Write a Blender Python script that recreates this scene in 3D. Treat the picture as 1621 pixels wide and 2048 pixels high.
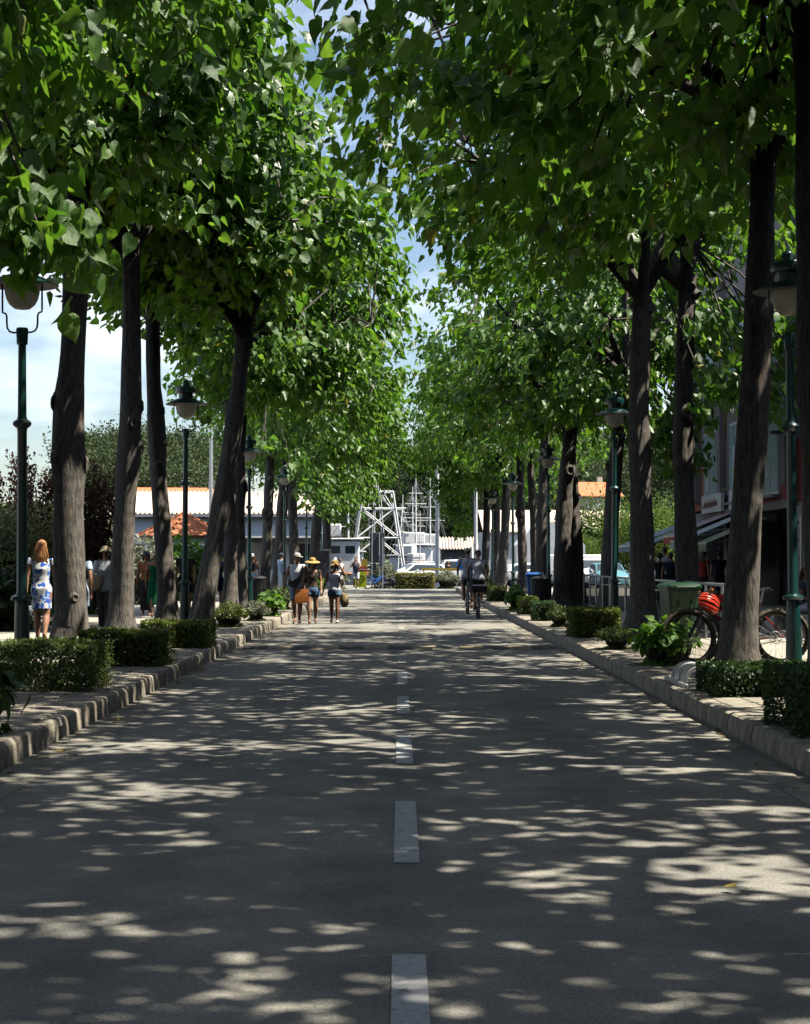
import bpy, bmesh, math, random
import numpy as np
from mathutils import Vector, Matrix, Euler
random.seed(7); RNG = np.random.default_rng(11)
S = bpy.context.scene
COL = S.collection
R = math.radians
for o in list(bpy.data.objects): bpy.data.objects.remove(o)

# ------------------------------------------------------------------ camera, sky, sun, exposure
FPX = 3377.0; EYE = 1.5; PV = 0.18            # focal length in photo pixels, eye height, pavement level
cam_d = bpy.data.cameras.new('camera'); cam = bpy.data.objects.new('camera', cam_d); COL.objects.link(cam)
cam.location = (0, 0, EYE)
cam.rotation_euler = Euler((R(90 + 1.713), 0, R(-0.178)), 'XYZ')
cam_d.sensor_fit = 'HORIZONTAL'; cam_d.sensor_width = 36; cam_d.lens = 36 * FPX / 1621
cam_d.clip_start = 0.1; cam_d.clip_end = 3000
S.camera = cam
SUN_AZ, SUN_EL = 99.0, 60.0                    # degrees right of the road direction, degrees above the horizon
sun_dir = Vector((math.cos(R(SUN_EL)) * math.sin(R(SUN_AZ)), math.cos(R(SUN_EL)) * math.cos(R(SUN_AZ)), math.sin(R(SUN_EL))))
W = bpy.data.worlds.new('World'); S.world = W; W.use_nodes = True
wn, wl = W.node_tree.nodes, W.node_tree.links
wn.clear()
wo = wn.new('ShaderNodeOutputWorld'); bg = wn.new('ShaderNodeBackground'); bg.inputs['Strength'].default_value = 0.072
sky = wn.new('ShaderNodeTexSky'); sky.sky_type = 'NISHITA'; sky.sun_disc = False
sky.sun_elevation = R(SUN_EL); sky.sun_rotation = R(SUN_AZ); sky.altitude = 0; sky.air_density = 1.0; sky.dust_density = 0.8; sky.ozone_density = 1.3
tc = wn.new('ShaderNodeTexCoord'); mp = wn.new('ShaderNodeMapping'); mp.inputs['Scale'].default_value = (1, 1, 2.6)
nz = wn.new('ShaderNodeTexNoise'); nz.inputs['Scale'].default_value = 5.5; nz.inputs['Detail'].default_value = 7; nz.inputs['Roughness'].default_value = 0.52
cr = wn.new('ShaderNodeValToRGB'); cr.color_ramp.elements[0].position = 0.46; cr.color_ramp.elements[1].position = 0.70
cr.color_ramp.elements[1].color = (0.75, 0.75, 0.75, 1)
mx = wn.new('ShaderNodeMix'); mx.data_type = 'RGBA'; mx.inputs['B'].default_value = (11.0, 11.4, 12.0, 1)
wl.new(tc.outputs['Generated'], mp.inputs['Vector']); wl.new(mp.outputs['Vector'], nz.inputs['Vector'])
wl.new(nz.outputs['Fac'], cr.inputs['Fac']); wl.new(cr.outputs['Color'], mx.inputs['Factor'])
wl.new(sky.outputs['Color'], mx.inputs['A']); wl.new(mx.outputs['Result'], bg.inputs['Color']); wl.new(bg.outputs['Background'], wo.inputs['Surface'])
sd = bpy.data.lights.new('sun', 'SUN'); sun = bpy.data.objects.new('sun', sd); COL.objects.link(sun)
sd.energy = 5.0; sd.angle = R(0.53); sd.color = (1.0, 0.93, 0.80)
sun.rotation_euler = sun_dir.to_track_quat('Z', 'Y').to_euler(); sun.location = (20, 0, 60)
S.render.engine = 'CYCLES'
S.cycles.max_bounces = 6; S.cycles.diffuse_bounces = 0; S.cycles.glossy_bounces = 2; S.cycles.transmission_bounces = 4; S.cycles.transparent_max_bounces = 4
vs = S.view_settings; vs.view_transform = 'Standard'; vs.look = 'None'; vs.gamma = 1; vs.exposure = 1.18; vs.use_curve_mapping = False

def LX(px, d): return (px - 800.0) * d / FPX          # lateral metres of a photo column at depth d
def HZ(py, d): return EYE + (1125.0 - py) * d / FPX   # height of a photo row at depth d

# ------------------------------------------------------------------ materials
MATS = {}
def nodes(name):
    m = bpy.data.materials.new(name); m.use_nodes = True; MATS[name] = m
    n, l = m.node_tree.nodes, m.node_tree.links
    return m, n, l, n['Principled BSDF']
def mat(name, col, rough=0.6, var=0.12, scale=6.0, bump=0.0, bscale=40.0, metal=0.0, spec=0.4, stretch=(1, 1, 1), alpha=None, trans=0.0):
    """plain surface: base colour with uneven noise wear and a fine relief"""
    if name in MATS: return MATS[name]
    m, n, l, b = nodes(name)
    b.inputs['Roughness'].default_value = rough; b.inputs['Metallic'].default_value = metal
    b.inputs['Specular IOR Level'].default_value = spec
    t = n.new('ShaderNodeTexCoord'); mpn = n.new('ShaderNodeMapping'); mpn.inputs['Scale'].default_value = stretch
    l.new(t.outputs['Object'], mpn.inputs['Vector'])
    z = n.new('ShaderNodeTexNoise'); z.inputs['Scale'].default_value = scale; z.inputs['Detail'].default_value = 5
    l.new(mpn.outputs['Vector'], z.inputs['Vector'])
    c = n.new('ShaderNodeValToRGB')
    c.color_ramp.elements[0].position = 0.3; c.color_ramp.elements[1].position = 0.7
    c.color_ramp.elements[0].color = [x * (1 - var) for x in col[:3]] + [1]
    c.color_ramp.elements[1].color = [min(1, x * (1 + var)) for x in col[:3]] + [1]
    l.new(z.outputs['Fac'], c.inputs['Fac']); l.new(c.outputs['Color'], b.inputs['Base Color'])
    if trans: b.inputs['Transmission Weight'].default_value = trans
    if bump:
        z2 = n.new('ShaderNodeTexNoise'); z2.inputs['Scale'].default_value = bscale; z2.inputs['Detail'].default_value = 4
        l.new(mpn.outputs['Vector'], z2.inputs['Vector'])
        bp = n.new('ShaderNodeBump'); bp.inputs['Strength'].default_value = bump; bp.inputs['Distance'].default_value = 0.02
        l.new(z2.outputs['Fac'], bp.inputs['Height']); l.new(bp.outputs['Normal'], b.inputs['Normal'])
    return m
def leaf_mat(name, dark, light, tdark, tlight, tmix=0.4, rough=0.42, spec=0.45, yellow=False):
    m, n, l, b = nodes(name)
    g = n.new('ShaderNodeNewGeometry'); oi = n.new('ShaderNodeObjectInfo')
    ad = n.new('ShaderNodeMath'); ad.operation = 'ADD'; fr = n.new('ShaderNodeMath'); fr.operation = 'FRACT'
    l.new(g.outputs['Random Per Island'], ad.inputs[0]); l.new(oi.outputs['Random'], ad.inputs[1]); l.new(ad.outputs[0], fr.inputs[0])
    def ramp(a, c):
        r = n.new('ShaderNodeValToRGB'); r.color_ramp.elements[0].color = (*a, 1); r.color_ramp.elements[1].color = (*c, 1)
        l.new(fr.outputs[0], r.inputs['Fac']); return r
    r1, r2 = ramp(dark, light), ramp(tdark, tlight)
    if yellow:                                   # a few old leaves have turned
        for r_, c_ in ((r1, (.20, .19, .05, 1)), (r2, (.32, .32, .04, 1))): r_.color_ramp.elements[1].position = .985; e_ = r_.color_ramp.elements.new(.996); e_.color = c_
    l.new(r1.outputs['Color'], b.inputs['Base Color']); b.inputs['Roughness'].default_value = rough; b.inputs['Specular IOR Level'].default_value = spec
    tz = n.new('ShaderNodeTexCoord'); nn = n.new('ShaderNodeTexNoise'); nn.inputs['Scale'].default_value = 22
    l.new(tz.outputs['Object'], nn.inputs['Vector']); bp = n.new('ShaderNodeBump'); bp.inputs['Strength'].default_value = 0.35; bp.inputs['Distance'].default_value = 0.03
    l.new(nn.outputs['Fac'], bp.inputs['Height']); l.new(bp.outputs['Normal'], b.inputs['Normal'])
    tr = n.new('ShaderNodeBsdfTranslucent'); l.new(r2.outputs['Color'], tr.inputs['Color'])
    ms = n.new('ShaderNodeMixShader'); ms.inputs['Fac'].default_value = tmix
    l.new(b.outputs['BSDF'], ms.inputs[1]); l.new(tr.outputs['BSDF'], ms.inputs[2]); l.new(ms.outputs['Shader'], n['Material Output'].inputs['Surface'])
    return m

LEAF = leaf_mat('avenue_leaf', (0.030, 0.078, 0.018), (0.10, 0.19, 0.045), (0.09, 0.25, 0.014), (0.22, 0.42, 0.03), 0.40, 0.38, 0.5, yellow=True)
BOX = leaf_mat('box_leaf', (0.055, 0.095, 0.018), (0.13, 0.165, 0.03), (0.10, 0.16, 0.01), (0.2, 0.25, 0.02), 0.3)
FUZZ = leaf_mat('fuzzy_leaf', (0.05, 0.10, 0.02), (0.12, 0.17, 0.05), (0.1, 0.16, 0.02), (0.18, 0.24, 0.05), 0.3)
BRIGHT = leaf_mat('bright_leaf', (0.045, 0.13, 0.01), (0.10, 0.22, 0.02), (0.10, 0.26, 0.01), (0.2, 0.4, 0.02), 0.35)
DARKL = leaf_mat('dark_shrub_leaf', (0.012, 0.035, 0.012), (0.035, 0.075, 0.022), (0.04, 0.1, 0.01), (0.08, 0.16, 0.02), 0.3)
LAV = leaf_mat('lavender_leaf', (0.12, 0.14, 0.09), (0.26, 0.27, 0.17), (0.15, 0.18, 0.08), (0.22, 0.25, 0.12), 0.25, 0.6)
PURPLE = leaf_mat('purple_leaf', (0.025, 0.012, 0.012), (0.075, 0.03, 0.02), (0.10, 0.03, 0.015), (0.16, 0.06, 0.03), 0.25, 0.5, 0.25)
VARIEG = leaf_mat('variegated_leaf', (0.07, 0.11, 0.03), (0.36, 0.36, 0.16), (0.15, 0.2, 0.04), (0.35, 0.36, 0.12), 0.25)
PINE = leaf_mat('pine_needles', (0.022, 0.042, 0.016), (0.065, 0.09, 0.035), (0.05, 0.08, 0.02), (0.1, 0.13, 0.04), 0.2, 0.6, 0.2)
PINEB = leaf_mat('bright_pine_needles', (0.05, 0.10, 0.014), (0.11, 0.17, 0.03), (0.10, 0.18, 0.02), (0.18, 0.26, 0.04), 0.25, 0.6, 0.2)
HILLL = leaf_mat('hill_leaf', (0.018, 0.036, 0.016), (0.06, 0.09, 0.035), (0.05, 0.08, 0.02), (0.09, 0.12, 0.04), 0.2, 0.6, 0.2)
YHEDGE = leaf_mat('sunlit_yellow_hedge_leaf', (0.13, 0.14, 0.02), (0.26, 0.24, 0.05), (0.2, 0.2, 0.02), (0.3, 0.28, 0.04), 0.3)  # yellow green, lightened so the colour carries the sunlight on the hedge
DRYL = leaf_mat('dry_leaf', (0.16, 0.10, 0.03), (0.25, 0.2, 0.05), (0.2, 0.12, 0.03), (0.3, 0.2, 0.05), 0.2, 0.6, 0.2)

def bark_mat():
    m, n, l, b = nodes('bark')
    t = n.new('ShaderNodeTexCoord'); a = n.new('ShaderNodeMapping'); a.inputs['Scale'].default_value = (9, 9, 1.6)
    l.new(t.outputs['Object'], a.inputs['Vector'])
    z = n.new('ShaderNodeTexNoise'); z.inputs['Scale'].default_value = 3.2; z.inputs['Detail'].default_value = 8; z.inputs['Roughness'].default_value = 0.65
    l.new(a.outputs['Vector'], z.inputs['Vector'])
    c = n.new('ShaderNodeValToRGB'); e = c.color_ramp.elements
    e[0].position = 0.32; e[0].color = (0.058, 0.053, 0.046, 1); e[1].position = 0.68; e[1].color = (0.215, 0.195, 0.168, 1)
    l.new(z.outputs['Fac'], c.inputs['Fac'])
    z2 = n.new('ShaderNodeTexNoise'); z2.inputs['Scale'].default_value = 2.4; z2.inputs['Detail'].default_value = 6; z2.inputs['Roughness'].default_value = 0.7
    l.new(t.outputs['Object'], z2.inputs['Vector'])
    c2 = n.new('ShaderNodeValToRGB'); c2.color_ramp.elements[0].position = 0.60; c2.color_ramp.elements[1].position = 0.70
    l.new(z2.outputs['Fac'], c2.inputs['Fac'])
    ml = n.new('ShaderNodeMath'); ml.operation = 'MULTIPLY'; ml.inputs[1].default_value = 0.4; l.new(c2.outputs['Color'], ml.inputs[0])
    mxx = n.new('ShaderNodeMix'); mxx.data_type = 'RGBA'; mxx.inputs['B'].default_value = (0.26, 0.13, 0.025, 1)
    l.new(ml.outputs[0], mxx.inputs['Factor']); l.new(c.outputs['Color'], mxx.inputs['A']); l.new(mxx.outputs['Result'], b.inputs['Base Color'])
    b.inputs['Roughness'].default_value = 0.9; b.inputs['Specular IOR Level'].default_value = 0.15
    w = n.new('ShaderNodeTexWave'); w.wave_type = 'BANDS'; w.bands_direction = 'Z'; w.inputs['Scale'].default_value = 1.3; w.inputs['Distortion'].default_value = 5; w.inputs['Detail'].default_value = 3
    l.new(t.outputs['Object'], w.inputs['Vector'])
    am = n.new('ShaderNodeMath'); am.operation = 'MULTIPLY_ADD'; am.inputs[1].default_value = 0.12
    l.new(w.outputs['Fac'], am.inputs[0]); l.new(z.outputs['Fac'], am.inputs[2])
    bp = n.new('ShaderNodeBump'); bp.inputs['Strength'].default_value = 0.9; bp.inputs['Distance'].default_value = 0.035
    l.new(am.outputs[0], bp.inputs['Height']); l.new(bp.outputs['Normal'], b.inputs['Normal'])
    return m
BARK = bark_mat()

def asphalt_mat():
    m, n, l, b = nodes('asphalt')
    t = n.new('ShaderNodeTexCoord')
    z = n.new('ShaderNodeTexNoise'); z.inputs['Scale'].default_value = 0.7; z.inputs['Detail'].default_value = 6
    l.new(t.outputs['Object'], z.inputs['Vector'])
    c = n.new('ShaderNodeValToRGB'); e = c.color_ramp.elements
    e[0].position = 0.3; e[0].color = (0.19, 0.184, 0.164, 1); e[1].position = 0.7; e[1].color = (0.265, 0.253, 0.222, 1)
    l.new(z.outputs['Fac'], c.inputs['Fac'])
    v = n.new('ShaderNodeTexVoronoi'); v.inputs['Scale'].default_value = 110; l.new(t.outputs['Object'], v.inputs['Vector'])
    c2 = n.new('ShaderNodeValToRGB'); c2.color_ramp.elements[0].color = (0.66, 0.66, 0.66, 1); c2.color_ramp.elements[1].color = (1.18, 1.18, 1.18, 1); c2.color_ramp.elements[1].position = 0.7
    l.new(v.outputs['Color'], c2.inputs['Fac'])
    mm = n.new('ShaderNodeMix'); mm.data_type = 'RGBA'; mm.blend_type = 'MULTIPLY'; mm.inputs['Factor'].default_value = 1
    l.new(c.outputs['Color'], mm.inputs['A']); l.new(c2.outputs['Color'], mm.inputs['B'])
    # worn tyre tracks and dark cracks
    vc = n.new('ShaderNodeTexVoronoi'); vc.feature = 'DISTANCE_TO_EDGE'; vc.inputs['Scale'].default_value = 0.22
    nd = n.new('ShaderNodeTexNoise'); nd.inputs['Scale'].default_value = 1.5; nd.inputs['Detail'].default_value = 5; l.new(t.outputs['Object'], nd.inputs['Vector'])
    mv = n.new('ShaderNodeMix'); mv.data_type = 'RGBA'; mv.blend_type = 'ADD'; mv.inputs['Factor'].default_value = 1.3
    l.new(t.outputs['Object'], mv.inputs['A']); l.new(nd.outputs['Color'], mv.inputs['B']); l.new(mv.outputs['Result'], vc.inputs['Vector'])
    c3 = n.new('ShaderNodeValToRGB'); c3.color_ramp.elements[0].color = (0.55, 0.55, 0.55, 1); c3.color_ramp.elements[1].position = 0.004; c3.color_ramp.elements[1].color = (1, 1, 1, 1)
    l.new(vc.outputs['Distance'], c3.inputs['Fac'])
    m3 = n.new('ShaderNodeMix'); m3.data_type = 'RGBA'; m3.blend_type = 'MULTIPLY'; m3.inputs['Factor'].default_value = 0.45
    l.new(mm.outputs['Result'], m3.inputs['A']); l.new(c3.outputs['Color'], m3.inputs['B']); # worn wheel tracks along the road and old repair patches
    sx = n.new('ShaderNodeSeparateXYZ'); l.new(t.outputs['Object'], sx.inputs[0]); ab = n.new('ShaderNodeMath'); ab.operation = 'ABSOLUTE'; l.new(sx.outputs['X'], ab.inputs[0])
    sn = n.new('ShaderNodeMath'); sn.operation = 'MULTIPLY_ADD'; sn.inputs[1].default_value = 4.4; sn.inputs[2].default_value = -1.2; l.new(ab.outputs[0], sn.inputs[0])
    si = n.new('ShaderNodeMath'); si.operation = 'SINE'; l.new(sn.outputs[0], si.inputs[0])
    nb_ = n.new('ShaderNodeTexNoise'); nb_.inputs['Scale'].default_value = 2.3; nb_.inputs['Detail'].default_value = 6; l.new(t.outputs['Object'], nb_.inputs['Vector'])
    st_ = n.new('ShaderNodeMath'); st_.operation = 'MULTIPLY_ADD'; st_.inputs[1].default_value = .10; l.new(si.outputs[0], st_.inputs[0]); l.new(nb_.outputs['Fac'], st_.inputs[2])
    rc = n.new('ShaderNodeValToRGB'); rc.color_ramp.elements[0].position = .32; rc.color_ramp.elements[0].color = (.72, .73, .75, 1); rc.color_ramp.elements[1].position = .68; rc.color_ramp.elements[1].color = (1.08, 1.07, 1.05, 1); l.new(st_.outputs[0], rc.inputs['Fac'])
    m4 = n.new('ShaderNodeMix'); m4.data_type = 'RGBA'; m4.blend_type = 'MULTIPLY'; m4.inputs['Factor'].default_value = 1; l.new(m3.outputs['Result'], m4.inputs['A']); l.new(rc.outputs['Color'], m4.inputs['B'])
    l.new(m4.outputs['Result'], b.inputs['Base Color'])
    b.inputs['Roughness'].default_value = 0.82; b.inputs['Specular IOR Level'].default_value = 0.3
    bp = n.new('ShaderNodeBump'); bp.inputs['Strength'].default_value = 0.5; bp.inputs['Distance'].default_value = 0.006
    l.new(v.outputs['Distance'], bp.inputs['Height']); l.new(bp.outputs['Normal'], b.inputs['Normal'])
    return m
ASPH = asphalt_mat()
def brickpave_mat():
    m, n, l, b = nodes('far_paving')
    t = n.new('ShaderNodeTexCoord'); k = n.new('ShaderNodeTexBrick'); k.inputs['Scale'].default_value = 1.0
    k.inputs['Color1'].default_value = (0.29, 0.26, 0.21, 1); k.inputs['Color2'].default_value = (0.23, 0.205, 0.165, 1); k.inputs['Mortar'].default_value = (0.12, 0.10, 0.085, 1)
    k.inputs['Mortar Size'].default_value = 0.012; k.inputs['Brick Width'].default_value = 0.5; k.inputs['Row Height'].default_value = 0.25
    l.new(t.outputs['Object'], k.inputs['Vector']); l.new(k.outputs['Color'], b.inputs['Base Color']); b.inputs['Roughness'].default_value = 0.9
    return m
FARPAVE = brickpave_mat()
CONC = mat('kerb_concrete', (0.29, 0.26, 0.205), 0.9, 0.5, 7, 0.7, 45)
PAVER = mat('paver', (0.25, 0.225, 0.18), 0.9, 0.3, 4, 0.4, 70)
def worn_paint():
    m, n, l, b = nodes('worn_white_paint'); t = n.new('ShaderNodeTexCoord')
    z = n.new('ShaderNodeTexNoise'); z.inputs['Scale'].default_value = 16; z.inputs['Detail'].default_value = 8; z.inputs['Roughness'].default_value = .7; l.new(t.outputs['Object'], z.inputs['Vector'])
    c = n.new('ShaderNodeValToRGB'); e = c.color_ramp.elements; e[0].position = .36; e[0].color = (.19, .18, .155, 1); e[1].position = .46; e[1].color = (.40, .41, .41, 1); k = e.new(.8); k.color = (.47, .48, .48, 1)
    l.new(z.outputs['Fac'], c.inputs['Fac']); l.new(c.outputs['Color'], b.inputs['Base Color']); b.inputs['Roughness'].default_value = .75; return m
PAINT = worn_paint()
GREENP = mat('green_lamp_paint', (0.003, 0.036, 0.034), 0.32, 0.2, 3, 0.05, 30, spec=0.6)
DARKM = mat('dark_metal', (0.02, 0.02, 0.022), 0.45, 0.2, 8)
STEEL = mat('galvanised_steel', (0.42, 0.43, 0.44), 0.42, 0.2, 12, 0.1, 60, metal=0.75)
WHITE = mat('white_paint', (0.78, 0.78, 0.76), 0.5, 0.06, 2)
WHITEW = mat('white_wall', (0.74, 0.73, 0.70), 0.85, 0.08, 1.5, 0.2, 30)
GLASS = mat('dark_glass', (0.03, 0.045, 0.055), 0.08, 0.2, 2, spec=0.8)
RUBBER = mat('tyre_rubber', (0.022, 0.021, 0.02), 0.85, 0.3, 30, 0.5, 80)
TILE = mat('terracotta_tile', (0.46, 0.16, 0.07), 0.85, 0.22, 3, 0.5, 18)
PALETILE = mat('pale_roof_tile', (0.62, 0.5, 0.40), 0.9, 0.18, 2.5, 0.5, 14)
BLACK = mat('black_cloth', (0.012, 0.012, 0.014), 0.85, 0.3, 20)
STRAW = mat('straw', (0.44, 0.29, 0.10), 0.85, 0.25, 60, 0.5, 120)
PSTRAW = mat('pale_straw', (0.52, 0.43, 0.27), 0.85, 0.2, 60, 0.5, 120)

# ------------------------------------------------------------------ geometry collector
def nrm(v):
    v = np.asarray(v, float); k = np.linalg.norm(v); return v / k if k > 1e-9 else np.array([0, 0, 1.0])
class G:
    def __init__(s): s.v = []; s.f = []; s.m = []
    def add(s, v, f, mi=0):
        b = len(s.v); s.v.extend([tuple(map(float, p)) for p in v]); s.f.extend([tuple(i + b for i in q) for q in f]); s.m.extend([mi] * len(f)); return s
    def box(s, c, d, mi=0, rot=None, ch=0.0):
        hx, hy, hz = d[0] / 2, d[1] / 2, d[2] / 2
        if ch <= 0:
            v = [(x, y, z) for z in (-hz, hz) for y in (-hy, hy) for x in (-hx, hx)]
            f = [(0, 2, 3, 1), (4, 5, 7, 6), (0, 1, 5, 4), (2, 6, 7, 3), (0, 4, 6, 2), (1, 3, 7, 5)]
        else:
            k = min(ch, hx * .9, hy * .9, hz * .9)
            def ring(x, y, z): return [(-x + k, -y, z), (x - k, -y, z), (x, -y + k, z), (x, y - k, z), (x - k, y, z), (-x + k, y, z), (-x, y - k, z), (-x, -y + k, z)]
            rs = [ring(hx - k * .9, hy - k * .9, -hz), ring(hx, hy, -hz + k), ring(hx, hy, hz - k), ring(hx - k * .9, hy - k * .9, hz)]
            v = [p for r in rs for p in r]; f = []
            for a in range(3):
                for i in range(8): j = (i + 1) % 8; f.append((a * 8 + i, a * 8 + j, a * 8 + 8 + j, a * 8 + 8 + i))
            f += [tuple(range(7, -1, -1)), tuple(range(24, 32))]
        M = rot if rot is not None else Matrix.Identity(3)
        return s.add([tuple((M @ Vector(p)) + Vector(c)) for p in v], f, mi)
    def loft(s, rings, mi=0, cap=True, closed=True):
        n = len(rings[0]); v = [p for r in rings for p in r]; f = []
        for a in range(len(rings) - 1):
            for i in range(n if closed else n - 1):
                j = (i + 1) % n; f.append((a * n + i, a * n + j, (a + 1) * n + j, (a + 1) * n + i))
        if cap and closed: f += [tuple(range(n - 1, -1, -1)), tuple(range((len(rings) - 1) * n, len(rings) * n))]
        return s.add(v, f, mi)
    def tube(s, pts, rad, n=8, mi=0, cap=True, flat=1.0, up=None, wob=None):
        P = [np.asarray(p, float) for p in pts]; k = len(P)
        if np.isscalar(rad): rad = [rad] * k
        T = [nrm(P[min(i + 1, k - 1)] - P[max(i - 1, 0)]) for i in range(k)]
        u = np.asarray(up, float) if up is not None else (np.array([1.0, 0, 0]) if abs(T[0][0]) < .9 else np.array([0, 1.0, 0]))
        rings = []
        for i in range(k):
            u = nrm(u - T[i] * np.dot(u, T[i])); w = np.cross(T[i], u)
            rr = []
            for a in range(n):
                th = 2 * math.pi * a / n; r = rad[i] * (wob(i, th) if wob else 1)
                rr.append(P[i] + u * math.cos(th) * r + w * math.sin(th) * r * flat)
            rings.append(rr)
        return s.loft(rings, mi, cap)
    def lathe(s, prof, n=16, mi=0, c=(0, 0, 0), M=None, cap=False):
        rings = []
        for r, z in prof:
            ring = [Vector((r * math.cos(2 * math.pi * a / n), r * math.sin(2 * math.pi * a / n), z)) for a in range(n)]
            if M is not None: ring = [M @ p for p in ring]
            rings.append([tuple(p + Vector(c)) for p in ring])
        return s.loft(rings, mi, cap)
    def torus(s, c, R1, r, n=28, m=8, mi=0, M=None, arc=2 * math.pi, a0=0.0, flat=1.0, z2=1.0):
        full = abs(arc - 2 * math.pi) < 1e-6; k = n if full else n + 1; rings = []
        for i in range(k):
            a = a0 + arc * i / n
            ring = [Vector(((R1 + r * flat * math.cos(2 * math.pi * j / m)) * math.cos(a), (R1 + r * flat * math.cos(2 * math.pi * j / m)) * math.sin(a), r * z2 * math.sin(2 * math.pi * j / m))) for j in range(m)]
            if M is not None: ring = [M @ p for p in ring]
            rings.append([tuple(p + Vector(c)) for p in ring])
        if full: rings.append(rings[0])
        return s.loft(rings, mi, not full)
    def ball(s, c, r, n=14, m=9, mi=0, M=None, z0=-1.0, z1=1.0):
        r = (r, r, r) if np.isscalar(r) else r; rings = []
        a0, a1 = math.asin(z0), math.asin(z1)
        for j in range(m + 1):
            t = a0 + (a1 - a0) * j / m; k = max(math.cos(t), 0.02)
            ring = [Vector((r[0] * k * math.cos(2 * math.pi * a / n), r[1] * k * math.sin(2 * math.pi * a / n), r[2] * math.sin(t))) for a in range(n)]
            if M is not None: ring = [M @ p for p in ring]
            rings.append([tuple(p + Vector(c)) for p in ring])
        return s.loft(rings, mi, True)
    def prism(s, poly, axis, a, b, mi=0):
        """extrude a 2-D polygon: axis 'y' takes (x,z) points from y=a to y=b, and so on"""
        def p3(p, t): return {'x': (t, p[0], p[1]), 'y': (p[0], t, p[1]), 'z': (p[0], p[1], t)}[axis]
        return s.loft([[p3(p, a) for p in poly], [p3(p, b) for p in poly]], mi, True)
    def mesh(s, name, mats, smooth=True, ang=40, remesh=None):
        me = bpy.data.meshes.new(name); me.from_pydata(s.v, [], s.f)
        if remesh: me = voxel(me, remesh); me.name = name
        else:
            me.polygons.foreach_set('material_index', s.m)
            bm = bmesh.new(); bm.from_mesh(me); bmesh.ops.recalc_face_normals(bm, faces=bm.faces); bm.to_mesh(me); bm.free()
        for q in (mats if isinstance(mats, (list, tuple)) else [mats]): me.materials.append(q)
        me.polygons.foreach_set('use_smooth', [smooth] * len(me.polygons))
        if smooth and not remesh: me.set_sharp_from_angle(angle=R(ang))
        me.update(); return me
    def build(s, name, mats, parent=None, loc=None, **k):
        return link(name, s.mesh(name, mats, **k), parent, loc)
def link(name, me, parent=None, loc=None, rot=None):
    o = bpy.data.objects.new(name, me); COL.objects.link(o)
    if parent is not None: o.parent = parent
    if loc is not None: o.location = loc
    if rot is not None: o.rotation_euler = rot
    return o
def voxel(me, size):
    t = bpy.data.objects.new('tmp', me); COL.objects.link(t)
    md = t.modifiers.new('r', 'REMESH'); md.mode = 'VOXEL'; md.voxel_size = size
    sm = t.modifiers.new('s', 'SMOOTH'); sm.factor = 0.5; sm.iterations = 3
    dg = bpy.context.evaluated_depsgraph_get()
    out = bpy.data.meshes.new_from_object(t.evaluated_get(dg))
    bpy.data.objects.remove(t); bpy.data.meshes.remove(me)
    out.materials.clear(); return out
def thing(name, label, cat, loc=(0, 0, 0), rz=0.0, group=None):
    o = bpy.data.objects.new(name, None); COL.objects.link(o); o.empty_display_size = 0.2
    o.location = loc; o.rotation_euler = (0, 0, rz); tag(o, label, cat, group); return o
def tag(o, label, cat, group=None, kind=None):
    if label: o['label'] = label
    if cat: o['category'] = cat
    if group: o['group'] = group
    if kind: o['kind'] = kind
    return o
def struct(o): o['kind'] = 'structure'; return o
def stuff(o): o['kind'] = 'stuff'; return o
def dup(root, loc, rz=None, label=None, group=None):
    r = root.copy(); COL.objects.link(r); r.location = loc
    if rz is not None: r.rotation_euler = (0, 0, rz)
    if label: r['label'] = label
    if group: r['group'] = group
    for ch in list(root.children):
        c = ch.copy(); COL.objects.link(c); c.parent = r
        for g in list(ch.children):
            d = g.copy(); COL.objects.link(d); d.parent = c
    return r
def npmesh(name, V, F, mats, smooth=False):
    """fast mesh of quads from arrays"""
    me = bpy.data.meshes.new(name); nv, nf = len(V), len(F)
    me.vertices.add(nv); me.vertices.foreach_set('co', np.ascontiguousarray(V, dtype=np.float32).ravel())
    k = F.shape[1]; me.loops.add(nf * k); me.loops.foreach_set('vertex_index', np.ascontiguousarray(F, dtype=np.int32).ravel())
    me.polygons.add(nf); me.polygons.foreach_set('loop_start', np.arange(0, nf * k, k, dtype=np.int32))
    me.polygons.foreach_set('loop_total', np.full(nf, k, dtype=np.int32))
    if smooth: me.polygons.foreach_set('use_smooth', np.ones(nf, dtype=bool))
    me.update(calc_edges=True); me.validate()
    for q in (mats if isinstance(mats, (list, tuple)) else [mats]): me.materials.append(q)
    return me
# heart-shaped leaf, midrib along +y, folded along the midrib and bent down at the tip
HEART_V = np.array([(0, 0, 0), (0, .48, .03), (0, 1.06, -.16), (.25, -.08, .10), (.41, .2, .17), (.25, .64, .03), (-.25, -.08, .06), (-.41, .2, .12), (-.25, .64, -.02)])
HEART_F = np.array([(0, 3, 4, 1), (1, 4, 5, 2), (0, 1, 7, 6), (1, 2, 8, 7)])
LIGHT_V = np.array([(0, 0, 0), (.38, .12, .15), (.22, .66, .06), (0, 1.06, -.2), (-.22, .66, .0), (-.38, .12, .10)])
LIGHT_F = np.array([(0, 1, 2, 3), (0, 3, 4, 5)])
OVAL_V = np.array([(0, 0, 0), (.3, .5, .05), (0, 1, -.06), (-.3, .5, .05)])
OVAL_F = np.array([(0, 1, 2, 3)])
def norm_rows(A): return A / np.maximum(np.linalg.norm(A, axis=1, keepdims=True), 1e-9)
def leaf_frames(mid, nor):
    mid = norm_rows(mid); nor = norm_rows(nor - mid * np.sum(nor * mid, 1, keepdims=True)); return np.cross(mid, nor), mid, nor
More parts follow.
